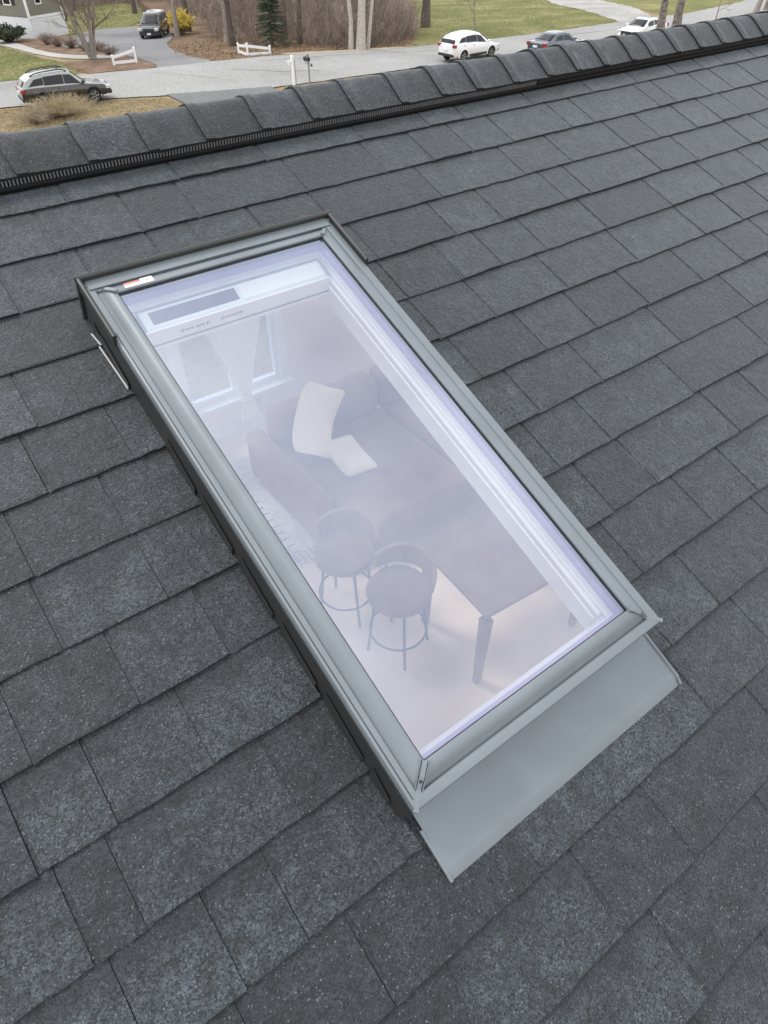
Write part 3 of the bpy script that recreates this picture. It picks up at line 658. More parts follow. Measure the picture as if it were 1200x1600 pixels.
# ================================================================ THE STREET
POLY= {'woods_floor': [(24.52, 61.81), (23.58, 57.53), (24.48, 53.41), (27.67, 52.58), (30.54, 51.9), (35.13, 49.89), (39.25, 48.67), (46.15, 56.38), (60.05, 74.04), (70.83, 87.65), (49.12, 135.08), (40.18, 103.52), (31.65, 77.07), (26.1, 65.95)], 'left_lawn': [(12.18, 81.21), (15.88, 78.34), (16.1, 67.01), (16.58, 62.77), (16.32, 55.41), (13.09, 56.08), (10.75, 56.56), (7.64, 56.61)], 'back_lawn': [(26.87, 85.14), (30.67, 83.46), (39.44, 103.17), (42.13, 119.09), (39.44, 122.13), (29.55, 104.7), (22.39, 79.94)], 'far_driveway': [(21.46, 77.29), (26.65, 84.49), (30.42, 82.82), (30.92, 76.3), (29.07, 70.52), (26.21, 65.81), (24.43, 59.1), (24.6, 53.02), (23.8, 52.01), (20.22, 52.87), (21.24, 55.55), (21.36, 60.87), (21.17, 65.0), (20.72, 68.62), (19.48, 71.53), (19.47, 75.61)], 'mulch_bed': [(17.03, 88.36), (18.38, 86.44), (19.89, 81.83), (19.7, 76.01), (19.62, 72.0), (20.86, 69.06), (21.17, 65.0), (21.25, 63.75), (19.58, 63.67), (17.42, 68.12), (17.5, 80.47)], 'path': [(14.91, 89.64), (17.34, 84.58), (17.5, 80.47), (17.42, 68.12), (19.58, 63.67), (21.46, 64.05), (20.84, 61.52), (18.83, 61.47), (16.71, 65.69), (16.2, 75.22), (16.0, 78.87), (13.69, 83.43)], 'mulch_island': [(16.23, 62.71), (18.71, 61.11), (20.71, 61.16), (21.53, 61.18), (21.37, 55.86), (20.69, 53.53), (17.06, 54.95), (15.88, 54.73)], 'right_lawn': [(39.25, 48.67), (40.84, 48.11), (46.59, 47.25), (50.82, 47.51), (61.69, 46.93), (63.18, 48.79), (68.83, 60.85), (72.88, 66.46), (80.87, 75.01), (70.51, 88.35), (60.05, 74.04), (46.15, 56.38)], 'gravel_drive': [(68.83, 60.85), (72.88, 66.46), (80.87, 75.01), (82.5, 66.57), (75.46, 61.27), (68.3, 47.84), (61.62, 44.55), (61.39, 46.68)], 'far_lawn': [(75.46, 61.27), (68.3, 47.84), (70.85, 46.29), (80.78, 47.86), (90.72, 49.61), (96.95, 50.88), (82.5, 66.57)]}
M_GRD=ground_mat('dry_lawn',[(.17,.125,.075),(.27,.205,.12),(.33,.26,.16)],.5,5.)
M_ROAD=ground_mat('worn_gray_asphalt',[(.235,.235,.23),(.30,.298,.29),(.32,.318,.31),(.36,.357,.347)],.12,9.,.15)
M_OWN=ground_mat('newer_asphalt',[(.15,.155,.158),(.19,.195,.195)],.2,9.,.15)
M_DRV=ground_mat('driveway_asphalt',[(.16,.16,.165),(.22,.22,.225),(.25,.25,.25)],.15,9.,.15)
M_LAWN=ground_mat('spring_lawn',[(.125,.13,.05),(.175,.175,.068),(.28,.245,.12)],.28,4.)
M_LITTER=ground_mat('leaf_litter',[(.10,.068,.045),(.17,.115,.075),(.24,.175,.115)],.6,5.)
M_MULCH=ground_mat('bark_mulch',[(.12,.078,.052),(.18,.12,.085),(.235,.17,.12)],.9,6.)
M_PATH=ground_mat('pale_gravel_path',[(.36,.345,.32),(.45,.44,.41)],.5,8.)
M_GRAV=ground_mat('gravel',[(.26,.25,.24),(.36,.35,.33),(.45,.43,.40)],.25,8.)
def ss(pts, it=2, jit=0., seed=0):
    r=random.Random(seed); pts=[(p[0]+r.uniform(-jit,jit),p[1]+r.uniform(-jit,jit)) for p in pts]
    for _ in range(it):
        o=[]
        for i in range(len(pts)):
            a,b=pts[i],pts[(i+1)%len(pts)]
            o+=[(a[0]*.75+b[0]*.25,a[1]*.75+b[1]*.25),(a[0]*.25+b[0]*.75,a[1]*.25+b[1]*.75)]
        pts=o
    return pts
def sheet(name, pts, off, m, smooth=2, edge=0.):
    pts=ss(pts,smooth)
    if edge:
        r=random.Random(len(pts)); q=[]
        for i,(a,b) in enumerate(zip(pts,pts[1:]+pts[:1])):
            L_=math.hypot(b[0]-a[0],b[1]-a[1]); n=max(1,int(L_/.5))
            for j in range(n):
                t=j/n; x,y=a[0]*(1-t)+b[0]*t,a[1]*(1-t)+b[1]*t
                q.append((x+edge*mnoise.noise(Vector((x*1.3,y*1.3,off*100))),y+edge*mnoise.noise(Vector((x*1.3,y*1.3,off*100+9)))))
        pts=q
    bm=bmesh.new(); vs=[bm.verts.new((x,y,0)) for x,y in pts]; bm.faces.new(vs)
    bmesh.ops.triangulate(bm, faces=bm.faces[:])
    bmesh.ops.bisect_plane(bm, geom=bm.verts[:]+bm.edges[:]+bm.faces[:], plane_co=(0,53,0), plane_no=(0,1,0))
    for v in bm.verts: v.co.z=tz(v.co.y)+off
    bmesh.ops.recalc_face_normals(bm, faces=bm.faces[:])
    me=bpy.data.meshes.new(name); bm.to_mesh(me); bm.free()
    if me.polygons and sum(p.normal.z*p.area for p in me.polygons)<0: me.flip_normals()
    me.materials.append(m); o=place(name,me); tag(o,kind='structure'); return o
sheet('ground',[(-700,-500),(900,-500),(900,1200),(-700,1200)],0,M_GRD,0)
sheet('woods_floor',POLY['woods_floor']+[],.012,M_LITTER,1,.5)
sheet('woods_floor',[(-60,122),(40,122),(48,136),(62,120),(70,88),(86,80),(160,100),(260,400),(-200,400)],.010,M_LITTER,1,.5)
sheet('lawn',POLY['left_lawn']+[(-30,70),(-30,90)],.020,M_LAWN,1,.4)
sheet('lawn',POLY['back_lawn'],.020,M_LAWN,1,.4)
sheet('lawn',POLY['right_lawn'],.024,M_LAWN,1,.35)
sheet('lawn',POLY['far_lawn']+[(110,80),(95,86)],.020,M_LAWN,1,.35)
sheet('mulch_bed',POLY['mulch_bed'],.030,M_MULCH,1,.3)
sheet('mulch_bed',POLY['mulch_island'],.030,M_MULCH,1,.25)
sheet('path',POLY['path'],.040,M_PATH,2,.12)
sheet('driveway',POLY['far_driveway'],.046,M_DRV,1,.15)
sheet('gravel_drive',POLY['gravel_drive']+[],.046,M_GRAV,1,.4)
ROAD=[(-120,96),(-40,73),(-10,62.5),(2,58.2),(10.6,56.2),(15.7,54.6),(20.4,53.4),(24.5,53.0),(27.7,52.4),(30.5,51.7),(35.1,49.9),(38.9,48.6),(46.6,47.4),(54,47.0),(61.7,46.9),(70.8,46.3),(80.8,47.6),(100,51.5),(150,66),(150,59),(100,45.6),(80,42.6),(67.5,42.1),(50,41.6),(37,42.0),(26.8,42.6),(23.5,42.9),(17.6,44.9),(14.6,46.3),(8.6,48.0),(2,50.3),(-10,54.5),(-40,64.5),(-120,87)]
sheet('road',ROAD,.054,M_ROAD,0,.14)
sheet('driveway',[(17.5,45.3),(20.5,44.2),(23.6,43.2),(23.0,41.4),(21.6,38),(20.4,20),(14.4,20),(15.6,38),(17.4,42)],.060,M_OWN,0,.06)
sheet('verge',[(29.6,52.5),(31,52.25),(33.2,51.2),(35.4,50.35),(37.4,49.6),(38.6,49.1),(38.8,48.5),(36.4,49.2),(33.6,50.4),(31,51.5),(29.6,52.0)],.058,ground_mat('pale_sand',[(.36,.31,.22),(.46,.41,.30)],.8,7.),1,.12)
# dark stain patches and a sealed crack on the road: flat patches a few millimetres proud
M_TAR=mat('crack_sealer',(.13,.13,.13),.7)
def crack(pts,w,name='sealed_crack'):
    mb=MB(); r=random.Random(7); P=[]
    for a,b in zip(pts,pts[1:]):
        n=10
        for j in range(n): t=j/n; P.append((a[0]*(1-t)+b[0]*t+r.uniform(-.05,.05),a[1]*(1-t)+b[1]*t+r.uniform(-.05,.05)))
    vs=[]
    for x,y in P: ww=w*r.uniform(.6,1.2); vs+=[(x,y-ww,tz(y)+.064),(x,y+ww,tz(y)+.064)]
    mb.add(vs,[(2*i,2*i+2,2*i+3,2*i+1) for i in range(len(P)-1)]); tag(mb.build(name,M_TAR),kind='structure')
crack([(24.2,49.6),(26.2,47.0),(29,45.2)],.04); crack([(19.5,52.2),(22,47.6),(22.6,45.2)],.035); crack([(27,51.0),(33,49.3),(41,45.5)],.03); crack([(48,45.4),(58,44.2),(66,44.6)],.035)
# ---------------------------------------------------------------- cars
M_TYRE=mat('tyre_rubber',(.02,.02,.02),.85); M_RIM=mat('alloy_rim',(.45,.45,.46),.35,.7); M_CGLASS=mat('dark_car_glass',(.012,.014,.016),.06,0,.4)
M_LAMPR=mat('red_lamp_lens',(.30,.03,.025),.2); M_LAMPW=mat('clear_lamp_lens',(.6,.62,.64),.15); M_TRIM=mat('black_car_trim',(.022,.022,.023),.55); M_PLATE=mat('plate_white',(.75,.76,.76),.5); M_CHROME=mat('chrome',(.65,.65,.66),.15,1.)
def lerp(a,b,t): return a+(b-a)*t
def interp(tab,x):
    if x<=tab[0][0]: return tab[0][1]
    for (x0,y0),(x1,y1) in zip(tab,tab[1:]):
        if x<=x1: return lerp(y0,y1,(x-x0)/(x1-x0) if x1>x0 else 0)
    return tab[-1][1]
def car(name,label,loc,yaw,paint,L=4.6,Wd=1.85,belt=None,roof=None,zlow=.28,wheels=(.92,-.92),wr=.34,side_win=None,lower=None,rails=None,fr_lamp=(.62,.80),rr_lamp=(.78,1.0),sunroof=None,roofpaint=None,plate_z=.5,cat='car',body_trim=True,rearglass=True,group='cars on the street'):
    """x forward, y left.  belt: (x, z) top edge of the lower body; roof: (x, z) roof line from rear glass foot to windscreen foot"""
    root=empty(name,(loc[0],loc[1],tz(loc[1])+.06),(0,0,yaw),label,cat,group)
    hl=L/2; hw=Wd/2
    xs=sorted(set([round(-hl+L*i/26,3) for i in range(27)]+[x for x,z in belt]))
    rings=[]
    for x in xs:
        e=abs(x)/hl; w=hw*(1-.16*max(0,(e-.72)/.28)**2.2) ; zt=interp(belt,x); zl=zlow+ .10*max(0,(e-.86)/.14)
        if e>.985: w*=.93
        zm=zl+(zt-zl)*.52
        half=[(w*.90,zl),(w*.985,zl+.10),(w,zm),(w*.985,zt-.10),(w*.93,zt-.015),(w*.55,zt+.02*(1 if x>0 else .3))]
        rings.append([(x,-y,z) for y,z in half]+[(x,y,z) for y,z in reversed(half)])
    mb=MB(); mb.loft(rings); body=mb.build('body',[paint,M_TRIM],root,smooth=38)
    # wheel arches
    for xw in wheels:
        c=MB(); c.lathe([(.0001,-hw-.2),(wr+.07,-hw-.2),(wr+.07,hw+.2),(.0001,hw+.2)],(xw,0,wr),28,axis='Y')
        co=c.build('cutter',[M_TRIM]); co.matrix_world=Matrix.Translation((xw*0,0,0))
        bo=body.modifiers.new('arch','BOOLEAN'); bo.operation='DIFFERENCE'; bo.object=co; bo.solver='EXACT'
        co.location=Vector((0,0,0))
        co.parent=root
        bpy.context.view_layer.update()
        dg=bpy.context.evaluated_depsgraph_get(); me=bpy.data.meshes.new_from_object(body.evaluated_get(dg))
        body.modifiers.clear(); body.data=me; bpy.data.objects.remove(co)
        for p in body.data.polygons: p.use_smooth=True
        body.data.set_sharp_from_angle(angle=R(38))
    # cabin
    xr=[x for x,z in roof]; gx=sorted(set([round(lerp(xr[0],xr[-1],i/20),3) for i in range(21)]+xr)); rings=[]
    def cab(x):
        zb=interp(belt,x)-.03; zr=max(interp(roof,x),zb+.012); t=min(1,(zr-zb)/.45)
        return hw*.925, hw*lerp(.90,.71,t), zb, zr
    for x in gx:
        wb,wr_,zb,zr=cab(x); k=min(.05,(zr-zb)*.4)
        half=[(wb,zb),(lerp(wb,wr_,.8),lerp(zb,zr-k,.85)),(wr_,zr-k),(wr_*.86,zr-.008),(wr_*.45,zr+.012)]
        rings.append([(x,-y,z) for y,z in half]+[(x,y,z) for y,z in reversed(half)])
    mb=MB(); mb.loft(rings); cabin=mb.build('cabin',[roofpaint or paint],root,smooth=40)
    # side windows
    def sp(x,t,s,o=.006):
        wb,wr_,zb,zr=cab(x); k=min(.05,(zr-zb)*.4); T=t*.98
        if T<.85: f=T/.85; y=lerp(wb,lerp(wb,wr_,.8),f); z=lerp(zb,lerp(zb,zr-k,.85),f)
        else: f=(T-.85)/.15; y=lerp(lerp(wb,wr_,.8),wr_,f); z=lerp(lerp(zb,zr-k,.85),zr-k,f)
        return Vector((x,s*(y+o),z))
    for s in (-1,1):
        for quad in side_win:
            top=[];bot=[]; (xa,xb,ta,tb_,xa2,xb2)=quad; n=8
            for i in range(n+1):
                f=i/n; top.append(sp(lerp(xa2,xb2,f),tb_,s)); bot.append(sp(lerp(xa,xb,f),ta,s))
            inn=[p-Vector((0,s*.02,0)) for p in bot+top]; P=bot+top; m=n+1; fs=[(i,i+1,m+i+1,m+i) for i in range(n)]+[(2*m+m+i,2*m+m+i+1,2*m+i+1,2*m+i) for i in range(n)]
            mb=MB(); mb.add(P+inn,fs+[(0,m,3*m,2*m),(n,2*m+n,3*m+n,m+n)]); mb.build('side_window',M_CGLASS,root)
    # windscreen and rear glass follow the cabin's end slopes
    def endglass(x0,x1,name,nrm):
        rows=[]; n=6
        for i in range(n+1):
            x=lerp(x0,x1,i/n); wb,wr_,zb,zr=cab(x); w=wr_*.90
            rows.append([Vector((x,0,zr+.020-.01*(abs(q)/1.0)))+Vector((0,w*q,0))+nrm*.004 for q in (-1,-.5,0,.5,1)])
        vs=[p for r in rows for p in r]; fs=[(i*5+j,i*5+j+1,i*5+j+6,i*5+j+5) for i in range(n) for j in range(4)]
        mb=MB(); mb.add(vs,fs); o=mb.build(name,M_CGLASS,root,smooth=60); so=o.modifiers.new('s','SOLIDIFY'); so.thickness=.016; so.offset=-1
    r0,r1,r2,r3=roof[0],roof[1],roof[-2],roof[-1]
    endglass(lerp(r3[0],r2[0],.08),lerp(r3[0],r2[0],.92),'windscreen',Vector((.5,0,.8)))
    if rearglass: endglass(lerp(r0[0],r1[0],.12),lerp(r0[0],r1[0],.90),'rear_window',Vector((-.6,0,.6)))
    # wheels
    for xw in wheels:
        for s in (-1,1):
            mb=MB(); y=hw-.02
            mb.lathe([(wr*.62,-.21),(wr*.9,-.215),(wr,-.19),(wr,-.03),(wr*.93,0),(wr*.64,0),(wr*.62,-.02)],(0,0,0),26,axis='Y')
            w=mb.build('wheel',M_TYRE,root,smooth=50,M=Matrix.Translation((xw,s*y,wr))@Matrix.Scale(s,4,(0,1,0)))
            mb=MB(); mb.lathe([(.0001,-.06),(wr*.62,-.06),(wr*.64,-.005),(wr*.60,-.005),(wr*.57,-.035),(.0001,-.03)],(0,0,0),24,axis='Y')
            for q in range(5):
                a=2*math.pi*q/5; c_,s_=math.cos(a),math.sin(a); p=Vector((-s_,0,c_))*wr*.07
                o_=Vector((c_,0,s_)); vs=[]
                for rr in (.05,wr*.6):
                    for yy in (-.03,-.004): vs+=[o_*rr+p+Vector((0,yy,0)),o_*rr-p+Vector((0,yy,0))]
                mb.add(vs,[(0,1,3,2),(4,6,7,5),(0,4,5,1),(2,3,7,6),(0,2,6,4),(1,5,7,3)])
            mb.build('rim',M_RIM,w,smooth=35)
    # lamps, bumpers, plate, mirrors, handles
    zb_r=interp(belt,-hl); zb_f=interp(belt,hl)
    for s in (-1,1):
        mb=MB(); mb.box((-hl-.012,s*hw*.80-.17,rr_lamp[0]),(-hl+.20,s*hw*.80+.12,rr_lamp[1])); bevel(mb.build('tail_lamp',M_LAMPR,root),.03,2)
        mb=MB(); mb.box((hl-.30,s*hw*.74-.20,fr_lamp[0]),(hl-.02,s*hw*.74+.14,fr_lamp[1])); bevel(mb.build('headlight',M_LAMPW,root),.03,2)
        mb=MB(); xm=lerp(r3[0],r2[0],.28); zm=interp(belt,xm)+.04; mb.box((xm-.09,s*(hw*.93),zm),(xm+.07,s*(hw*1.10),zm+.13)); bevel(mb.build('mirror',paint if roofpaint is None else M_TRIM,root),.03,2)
        for xh in (r2[0]-.75,r2[0]-1.65):
            mb=MB(); zh=interp(belt,xh)-.13; mb.box((xh-.10,s*(hw*.975)-.02,zh),(xh+.06,s*(hw*.975)+.028,zh+.035)); bevel(mb.build('door_handle',M_TRIM,root),.01,1)
        mb=MB(); 
        x0,x1=wheels[1]+wr+.1,wheels[0]-wr-.1
        mb.box((x0,s*hw*.97-.03,zlow-.02),(x1,s*hw*.97+.028,zlow+.12)); bevel(mb.build('sill_trim',M_TRIM,root),.02,1)
    mb=MB(); mb.box((-hl-.035,-hw*.80,zlow+.02),(-hl+.22,hw*.80,zlow+.20)); bevel(mb.build('rear_bumper',M_TRIM,root),.04,2)
    mb=MB(); mb.box((hl-.24,-hw*.80,zlow+.0),(hl+.03,hw*.80,zlow+.20)); bevel(mb.build('front_bumper',M_TRIM,root),.04,2)
    mb=MB(); mb.box((hl-.10,-hw*.48,zlow+.24),(hl+.012,hw*.48,fr_lamp[1]-.03)); bevel(mb.build('grille',M_TRIM,root),.02,1)
    mb=MB(); mb.box((-hl-.05,-.19,plate_z+.20),(-hl+.05,.19,plate_z+.33)); mb.build('licence_plate',M_PLATE,root)
    mb=MB(); mb.box((hl-.05,-.17,plate_z-.03),(hl+.045,.17,plate_z+.10)); mb.build('licence_plate',M_PLATE,root)
    if body_trim:
        for xw in wheels:
            for s in (-1,1):
                mb=MB(); ring=[]
                for i in range(17):
                    a=math.pi*i/16*1.08-.12; c_,s_=math.cos(a),math.sin(a)
                    r0_,r1_=wr+.055,wr+.115
                    ring.append([(xw+r0_*c_,s*(hw-.05),wr+r0_*s_),(xw+r0_*c_,s*(hw+.018),wr+r0_*s_),(xw+r1_*c_,s*(hw+.010),wr+r1_*s_),(xw+r1_*c_,s*(hw-.05),wr+r1_*s_)])
                mb.loft(ring); mb.build('arch_trim',M_TRIM if body_trim==1 else paint,root,smooth=50)
    if rails:
        for s in (-1,1):
            pts=[]
            for i in range(9):
                x=lerp(rails[0],rails[1],i/8); wb,wr_,zb,zr=cab(x); pts.append((x,s*wr_*.90,zr+(.055 if 0<i<8 else .0)))
            mb=MB(); mb.tube(pts,.032,6); mb.build('roof_rail',M_TRIM,root,smooth=60)
    if sunroof:
        rows=[]
        for i in range(5):
            x=lerp(sunroof[0],sunroof[1],i/4); wb,wr_,zb,zr=cab(x); rows.append([(x,wr_*q,zr+.020) for q in (-.62,0,.62)])
        mb=MB(); mb.add([p for r in rows for p in r],[(i*3+j,i*3+j+1,i*3+j+4,i*3+j+3) for i in range(4) for j in range(2)]); o=mb.build('sunroof',M_CGLASS,root); so=o.modifiers.new('s','SOLIDIFY'); so.thickness=.014; so.offset=-1
    return root
P_WHITE=mat('white_car_paint',(.80,.80,.81),.25,0,.5,coat=.7); P_OLIVE=mat('olive_car_paint',(.045,.045,.034),.25,.45,.5,coat=.8); P_NAVY=mat('blue_gray_car_paint',(.10,.12,.15),.25,.4,.5,coat=.8); P_BLACK=mat('black_car_paint',(.022,.018,.022),.22,.2,.5,coat=.9)
wag=dict(L=4.85,Wd=1.87,belt=[(-2.42,.98),(-2.2,1.04),(-1.0,1.03),(.75,1.0),(1.2,.97),(2.0,.87),(2.34,.76),(2.42,.66)],roof=[(-2.34,1.04),(-2.1,1.36),(-1.8,1.53),(-1.2,1.63),(-.2,1.675),(.35,1.62),(1.18,1.0)],wheels=(1.40,-1.35),wr=.36,
 side_win=[(-2.0,-1.15,.20,.78,-1.60,-1.13),(-1.13,-.07,.14,.84,-1.11,-.05),(-.045,.86,.13,.84,-.03,.42)],zlow=.34)
car('station_wagon','olive station wagon with roof rails, sky sheen painted on its cabin, parked behind a dry bush',(12.15,46.80),R(-5),P_OLIVE,rails=(-1.75,.25),sunroof=(-.75,.05),roofpaint=mat('sky_sheen_olive_paint',(.34,.34,.31),.25,.6,.5,coat=.8),**wag)  # cabin colour is lightened to stand in for the sky's reflection
suv=dict(L=4.52,Wd=1.84,belt=[(-2.26,.98),(-2.15,1.07),(-1.9,1.12),(-1.0,1.10),(.7,1.02),(1.1,.98),(1.7,.90),(2.05,.80),(2.2,.70),(2.26,.58)],roof=[(-2.16,1.08),(-1.98,1.36),(-1.72,1.52),(-1.2,1.62),(-.4,1.665),(0,1.65),(.34,1.57),(1.28,1.0)],wheels=(1.36,-1.33),wr=.36,
 side_win=[(-1.80,-1.12,.22,.78,-1.50,-1.10),(-1.10,-.07,.16,.84,-1.08,-.07),(-.045,.84,.13,.84,-.045,.40)],zlow=.36,rr_lamp=(.92,1.10))
car('suv','white compact SUV parked on the street just beyond the roof ridge',(39.2,42.25),R(2),P_WHITE,body_trim=2,**suv)
sed=dict(L=4.6,Wd=1.80,belt=[(-2.3,.93),(-2.1,1.0),(-1.55,1.02),(-1.0,.99),(.75,.94),(1.1,.90),(1.9,.80),(2.2,.70),(2.3,.58)],roof=[(-1.72,1.02),(-.85,1.41),(-.4,1.46),(.1,1.45),(.35,1.40),(1.12,.94)],wheels=(1.35,-1.35),wr=.33,
 side_win=[(-1.18,-.28,.18,.82,-.84,-.26),(-.20,.78,.15,.82,-.18,.36)],zlow=.26)
car('sedan','blue gray sedan parked ahead of the white SUV, half hidden by the ridge',(45.0,39.3),R(2),P_NAVY,body_trim=2,**sed)
hat=dict(sed); 
car('sedan','white car with a dark sunroof facing left, beside the two trunks',(55.2,39.6),R(184),P_WHITE,body_trim=2,sunroof=(-.55,.05),**hat)
van=dict(L=5.05,Wd=1.96,belt=[(-2.52,1.06),(-2.3,1.10),(-1.0,1.12),(1.0,1.06),(1.4,1.02),(2.0,.90),(2.4,.76),(2.52,.62)],roof=[(-2.46,1.12),(-2.24,1.68),(-1.6,1.755),(-.2,1.765),(.45,1.70),(1.62,1.02)],wheels=(1.5,-1.52),wr=.34,
 side_win=[(-2.25,-1.3,.22,.82,-2.12,-1.28),(-1.2,-.1,.18,.86,-1.18,-.1),(0,1.05,.16,.86,0,.55)],zlow=.30,fr_lamp=(.66,.86))
car('minivan','black minivan parked on the driveway across the street, facing the road',(28.2,72.6),R(236),P_BLACK,body_trim=2,plate_z=.42,**van)
# ---------------------------------------------------------------- fences, posts
def post(mb,x,y,h,w=.11,z0=0): mb.box((x-w/2,y-w/2,z0),(x+w/2,y+w/2,h)); mb.loft([[(x-w*.7,y-w*.7,h),(x+w*.7,y-w*.7,h),(x+w*.7,y+w*.7,h),(x-w*.7,y+w*.7,h)],[(x-.01,y-.01,h+.08),(x+.01,y-.01,h+.08),(x+.01,y+.01,h+.08),(x-.01,y+.01,h+.08)]])
def fence(name,label,posts,rails_):
    x0,y0,_=posts[0]; root=empty(name,(x0,y0,tz(y0)+.03),(0,0,0),label,'fence','white driveway corner fences')
    for (x,y,h) in posts: mb=MB(); post(mb,x-x0,y-y0,h,z0=tz(y)-tz(y0)-.1); mb.build('post',M_WHITE,root)
    for (i,za,j,zb) in rails_:
        a=Vector((posts[i][0]-x0,posts[i][1]-y0,za)); b=Vector((posts[j][0]-x0,posts[j][1]-y0,zb)); d=(b-a).normalized(); n=Vector((-d.y,d.x,0)).normalized()*.025; hh=Vector((0,0,.085))
        mb=MB(); mb.loft([[a-n-hh,a+n-hh,a+n+hh,a-n+hh],[b-n-hh,b+n-hh,b+n+hh,b-n+hh]]); mb.build('rail',M_WHITE,root)
    return root
fence('corner_fence','white fence panel with one sloping rail left of the driveway mouth',[(18.75,57.3,.58),(20.35,57.1,.92)],[(0,.14,1,.14),(0,.46,1,.78)])
fence('corner_fence','white angled fence of three posts right of the driveway mouth',[(27.75,55.4,.60),(27.62,53.7,.80),(29.2,53.15,.56)],[(0,.48,1,.66),(0,.12,1,.12),(1,.66,2,.42),(1,.14,2,.14)])
pr_=empty('sign_post',(24.95,42.75,0),(0,0,0),'white post with a small bracket at the road edge, left of the mailbox','post')
mb=MB(); post(mb,0,0,1.55,.12); mb.build('post',M_WHITE,pr_)
mb=MB(); mb.box((-.34,-.04,1.26),(-.05,.04,1.36)); mb.box((-.30,-.045,1.12),(-.22,.045,1.26)); mb.build('bracket',M_WHITE,pr_)
mb=MB(); mb.box((.16,-.02,0),(.19,.02,1.34)); mb.box((.05,-.015,1.30),(.19,.015,1.33)); mb.build('side_stake',mat('gray_metal',(.30,.30,.30),.5,.5),pr_)
mbx=empty('mailbox',(26.15,42.8,0),(0,0,0),'black mailbox on a slender gray post at the road edge','mailbox')
mb=MB(); mb.box((-.04,-.04,0),(.04,.04,1.55)); mb.build('post',mat('weathered_gray_wood',(.26,.25,.24),.8,var=.15,vscale=12),mbx)
mb=MB(); pts=[]
for yy in (-.26,.24): pts.append([(-.10,yy,1.08),(.10,yy,1.08),(.10,yy,1.22)]+[(.10*math.cos(a),yy,1.22+.08*math.sin(a)) for a in (R(30),R(60),R(90),R(120),R(150))]+[(-.10,yy,1.22)])
mb.loft(pts); mb.build('box',M_BLACKPL,mbx,M=Matrix.Translation((-.12,0,.12)))
mb=MB(); n=16; mb.tube([(-.12+.17*math.cos(2*math.pi*i/n),0,1.27+.2*math.sin(2*math.pi*i/n)) for i in range(n+1)],.014,6,caps=False); mb.tube([(.0,0,1.02),(.18,0,1.0),(.22,0,.96)],.02,6); mb.lathe([(.0001,.86),(.05,.86),(.06,.96),(.0001,.97)],(.22,0,0),10); mb.build('hanger',M_IRON,mbx)
# ---------------------------------------------------------------- plants
def bark(name,c,v=.25,s=9): return mat(name,c,.9,var=v,vscale=s,bump=.8,bscale=30)
B_GRAY=bark('gray_bark',(.27,.24,.21)); B_DARK=bark('dark_bark',(.12,.095,.08)); B_PALE=bark('pale_birch_bark',(.48,.44,.39),.2,7); B_LICH=mat('lichen_bark',(.07,.055,.045),.9,bump=.9,bscale=26,col2=(.30,.28,.24),vscale=5.5,detail=6)
B_TWIG=bark('twig_brown',(.23,.18,.15)); B_BRUSH=mat('brush_stem',(.24,.19,.155),.9,col2=(.42,.36,.31),vscale=1.2); B_TAN=mat('dry_tan_twig',(.30,.235,.14),.9,col2=(.42,.34,.22),vscale=3)
def grow(seed,h,r0,lean=(0,0),forks=1,levels=3,nb=7,first=.35,spread=.9,stems=1,crown=1.0,thin=.006,brf=.6):
    r=random.Random(seed); T=MB(); K=MB()
    def limb(p,d,L,rad,lev):
        n=6 if lev==0 else (5 if lev==1 else 3); pts=[p]; dd=d.normalized(); segL=L/n
        for i in range(n):
            wob=.10 if lev==0 else .26
            dd=(dd+Vector((r.uniform(-wob,wob),r.uniform(-wob,wob),r.uniform(-.04,.12 if lev else .05)))).normalized(); pts.append(pts[-1]+dd*segL)
        end=.35 if lev==0 else .25
        rad_=[max(thin,rad*lerp(1,end,i/n)) for i in range(n+1)]
        if lev==0: rad_[0]*=1.35
        (T if lev==0 else K).tube(pts,rad_,8 if lev==0 else (5 if lev==1 else 3),caps=False)
        if lev<levels:
            m=nb if lev==0 else (5 if lev==1 else 4)
            for j in range(m):
                t=lerp(first if lev==0 else .2,1.0,(j+r.random()*.8)/m); t=min(t,.98); i=min(n-1,int(t*n)); q=pts[i].lerp(pts[i+1],t*n-i)
                ax=(pts[i+1]-pts[i]).normalized(); a=r.uniform(0,2*math.pi); o=ax.orthogonal().normalized(); o=Matrix.Rotation(a,3,ax)@o
                nd=(ax*r.uniform(.5,1.0)+o*spread*r.uniform(.7,1.2)); limb(q,nd,L*r.uniform(.35,.62)*(1.1-t*.45)*crown,rad_[i]*brf,lev+1)
    for s in range(stems):
        a=2*math.pi*s/max(1,stems)+r.uniform(0,1); o=Vector((math.cos(a),math.sin(a),0))*(.09*(stems>1))
        limb(o,Vector((lean[0]+(.32*math.cos(a) if stems>1 else 0),lean[1]+(.32*math.sin(a) if stems>1 else 0),1)),h*r.uniform(.85,1.05),r0*(1 if s==0 else .8),0)
    return T,K
def tree(name,label,x,y,mat_t,mat_b,group=None,cat='tree',rot=0,**kw):
    T,K=grow(**kw); root=empty(name,(x,y,tz(y)),(0,0,rot),label,cat,group)
    T.build('trunk',mat_t,root,smooth=70,fix=False); K.build('branches',mat_b,root,fix=False); return root
tree('bare_tree','bare many-stemmed tree with a twiggy crown by the path, left of the white fence',18.9,62.4,B_GRAY,B_TWIG,seed=4,h=5.2,r0=.17,stems=4,levels=4,nb=6,first=.3,spread=.75,crown=1.15,thin=.011)
tree('birch_tree','tall pale birch with twin stems at the far road edge',35.5,50.35,B_PALE,B_GRAY,seed=12,h=15,r0=.30,levels=2,nb=6,first=.5,lean=(-.02,0),thin=.012)
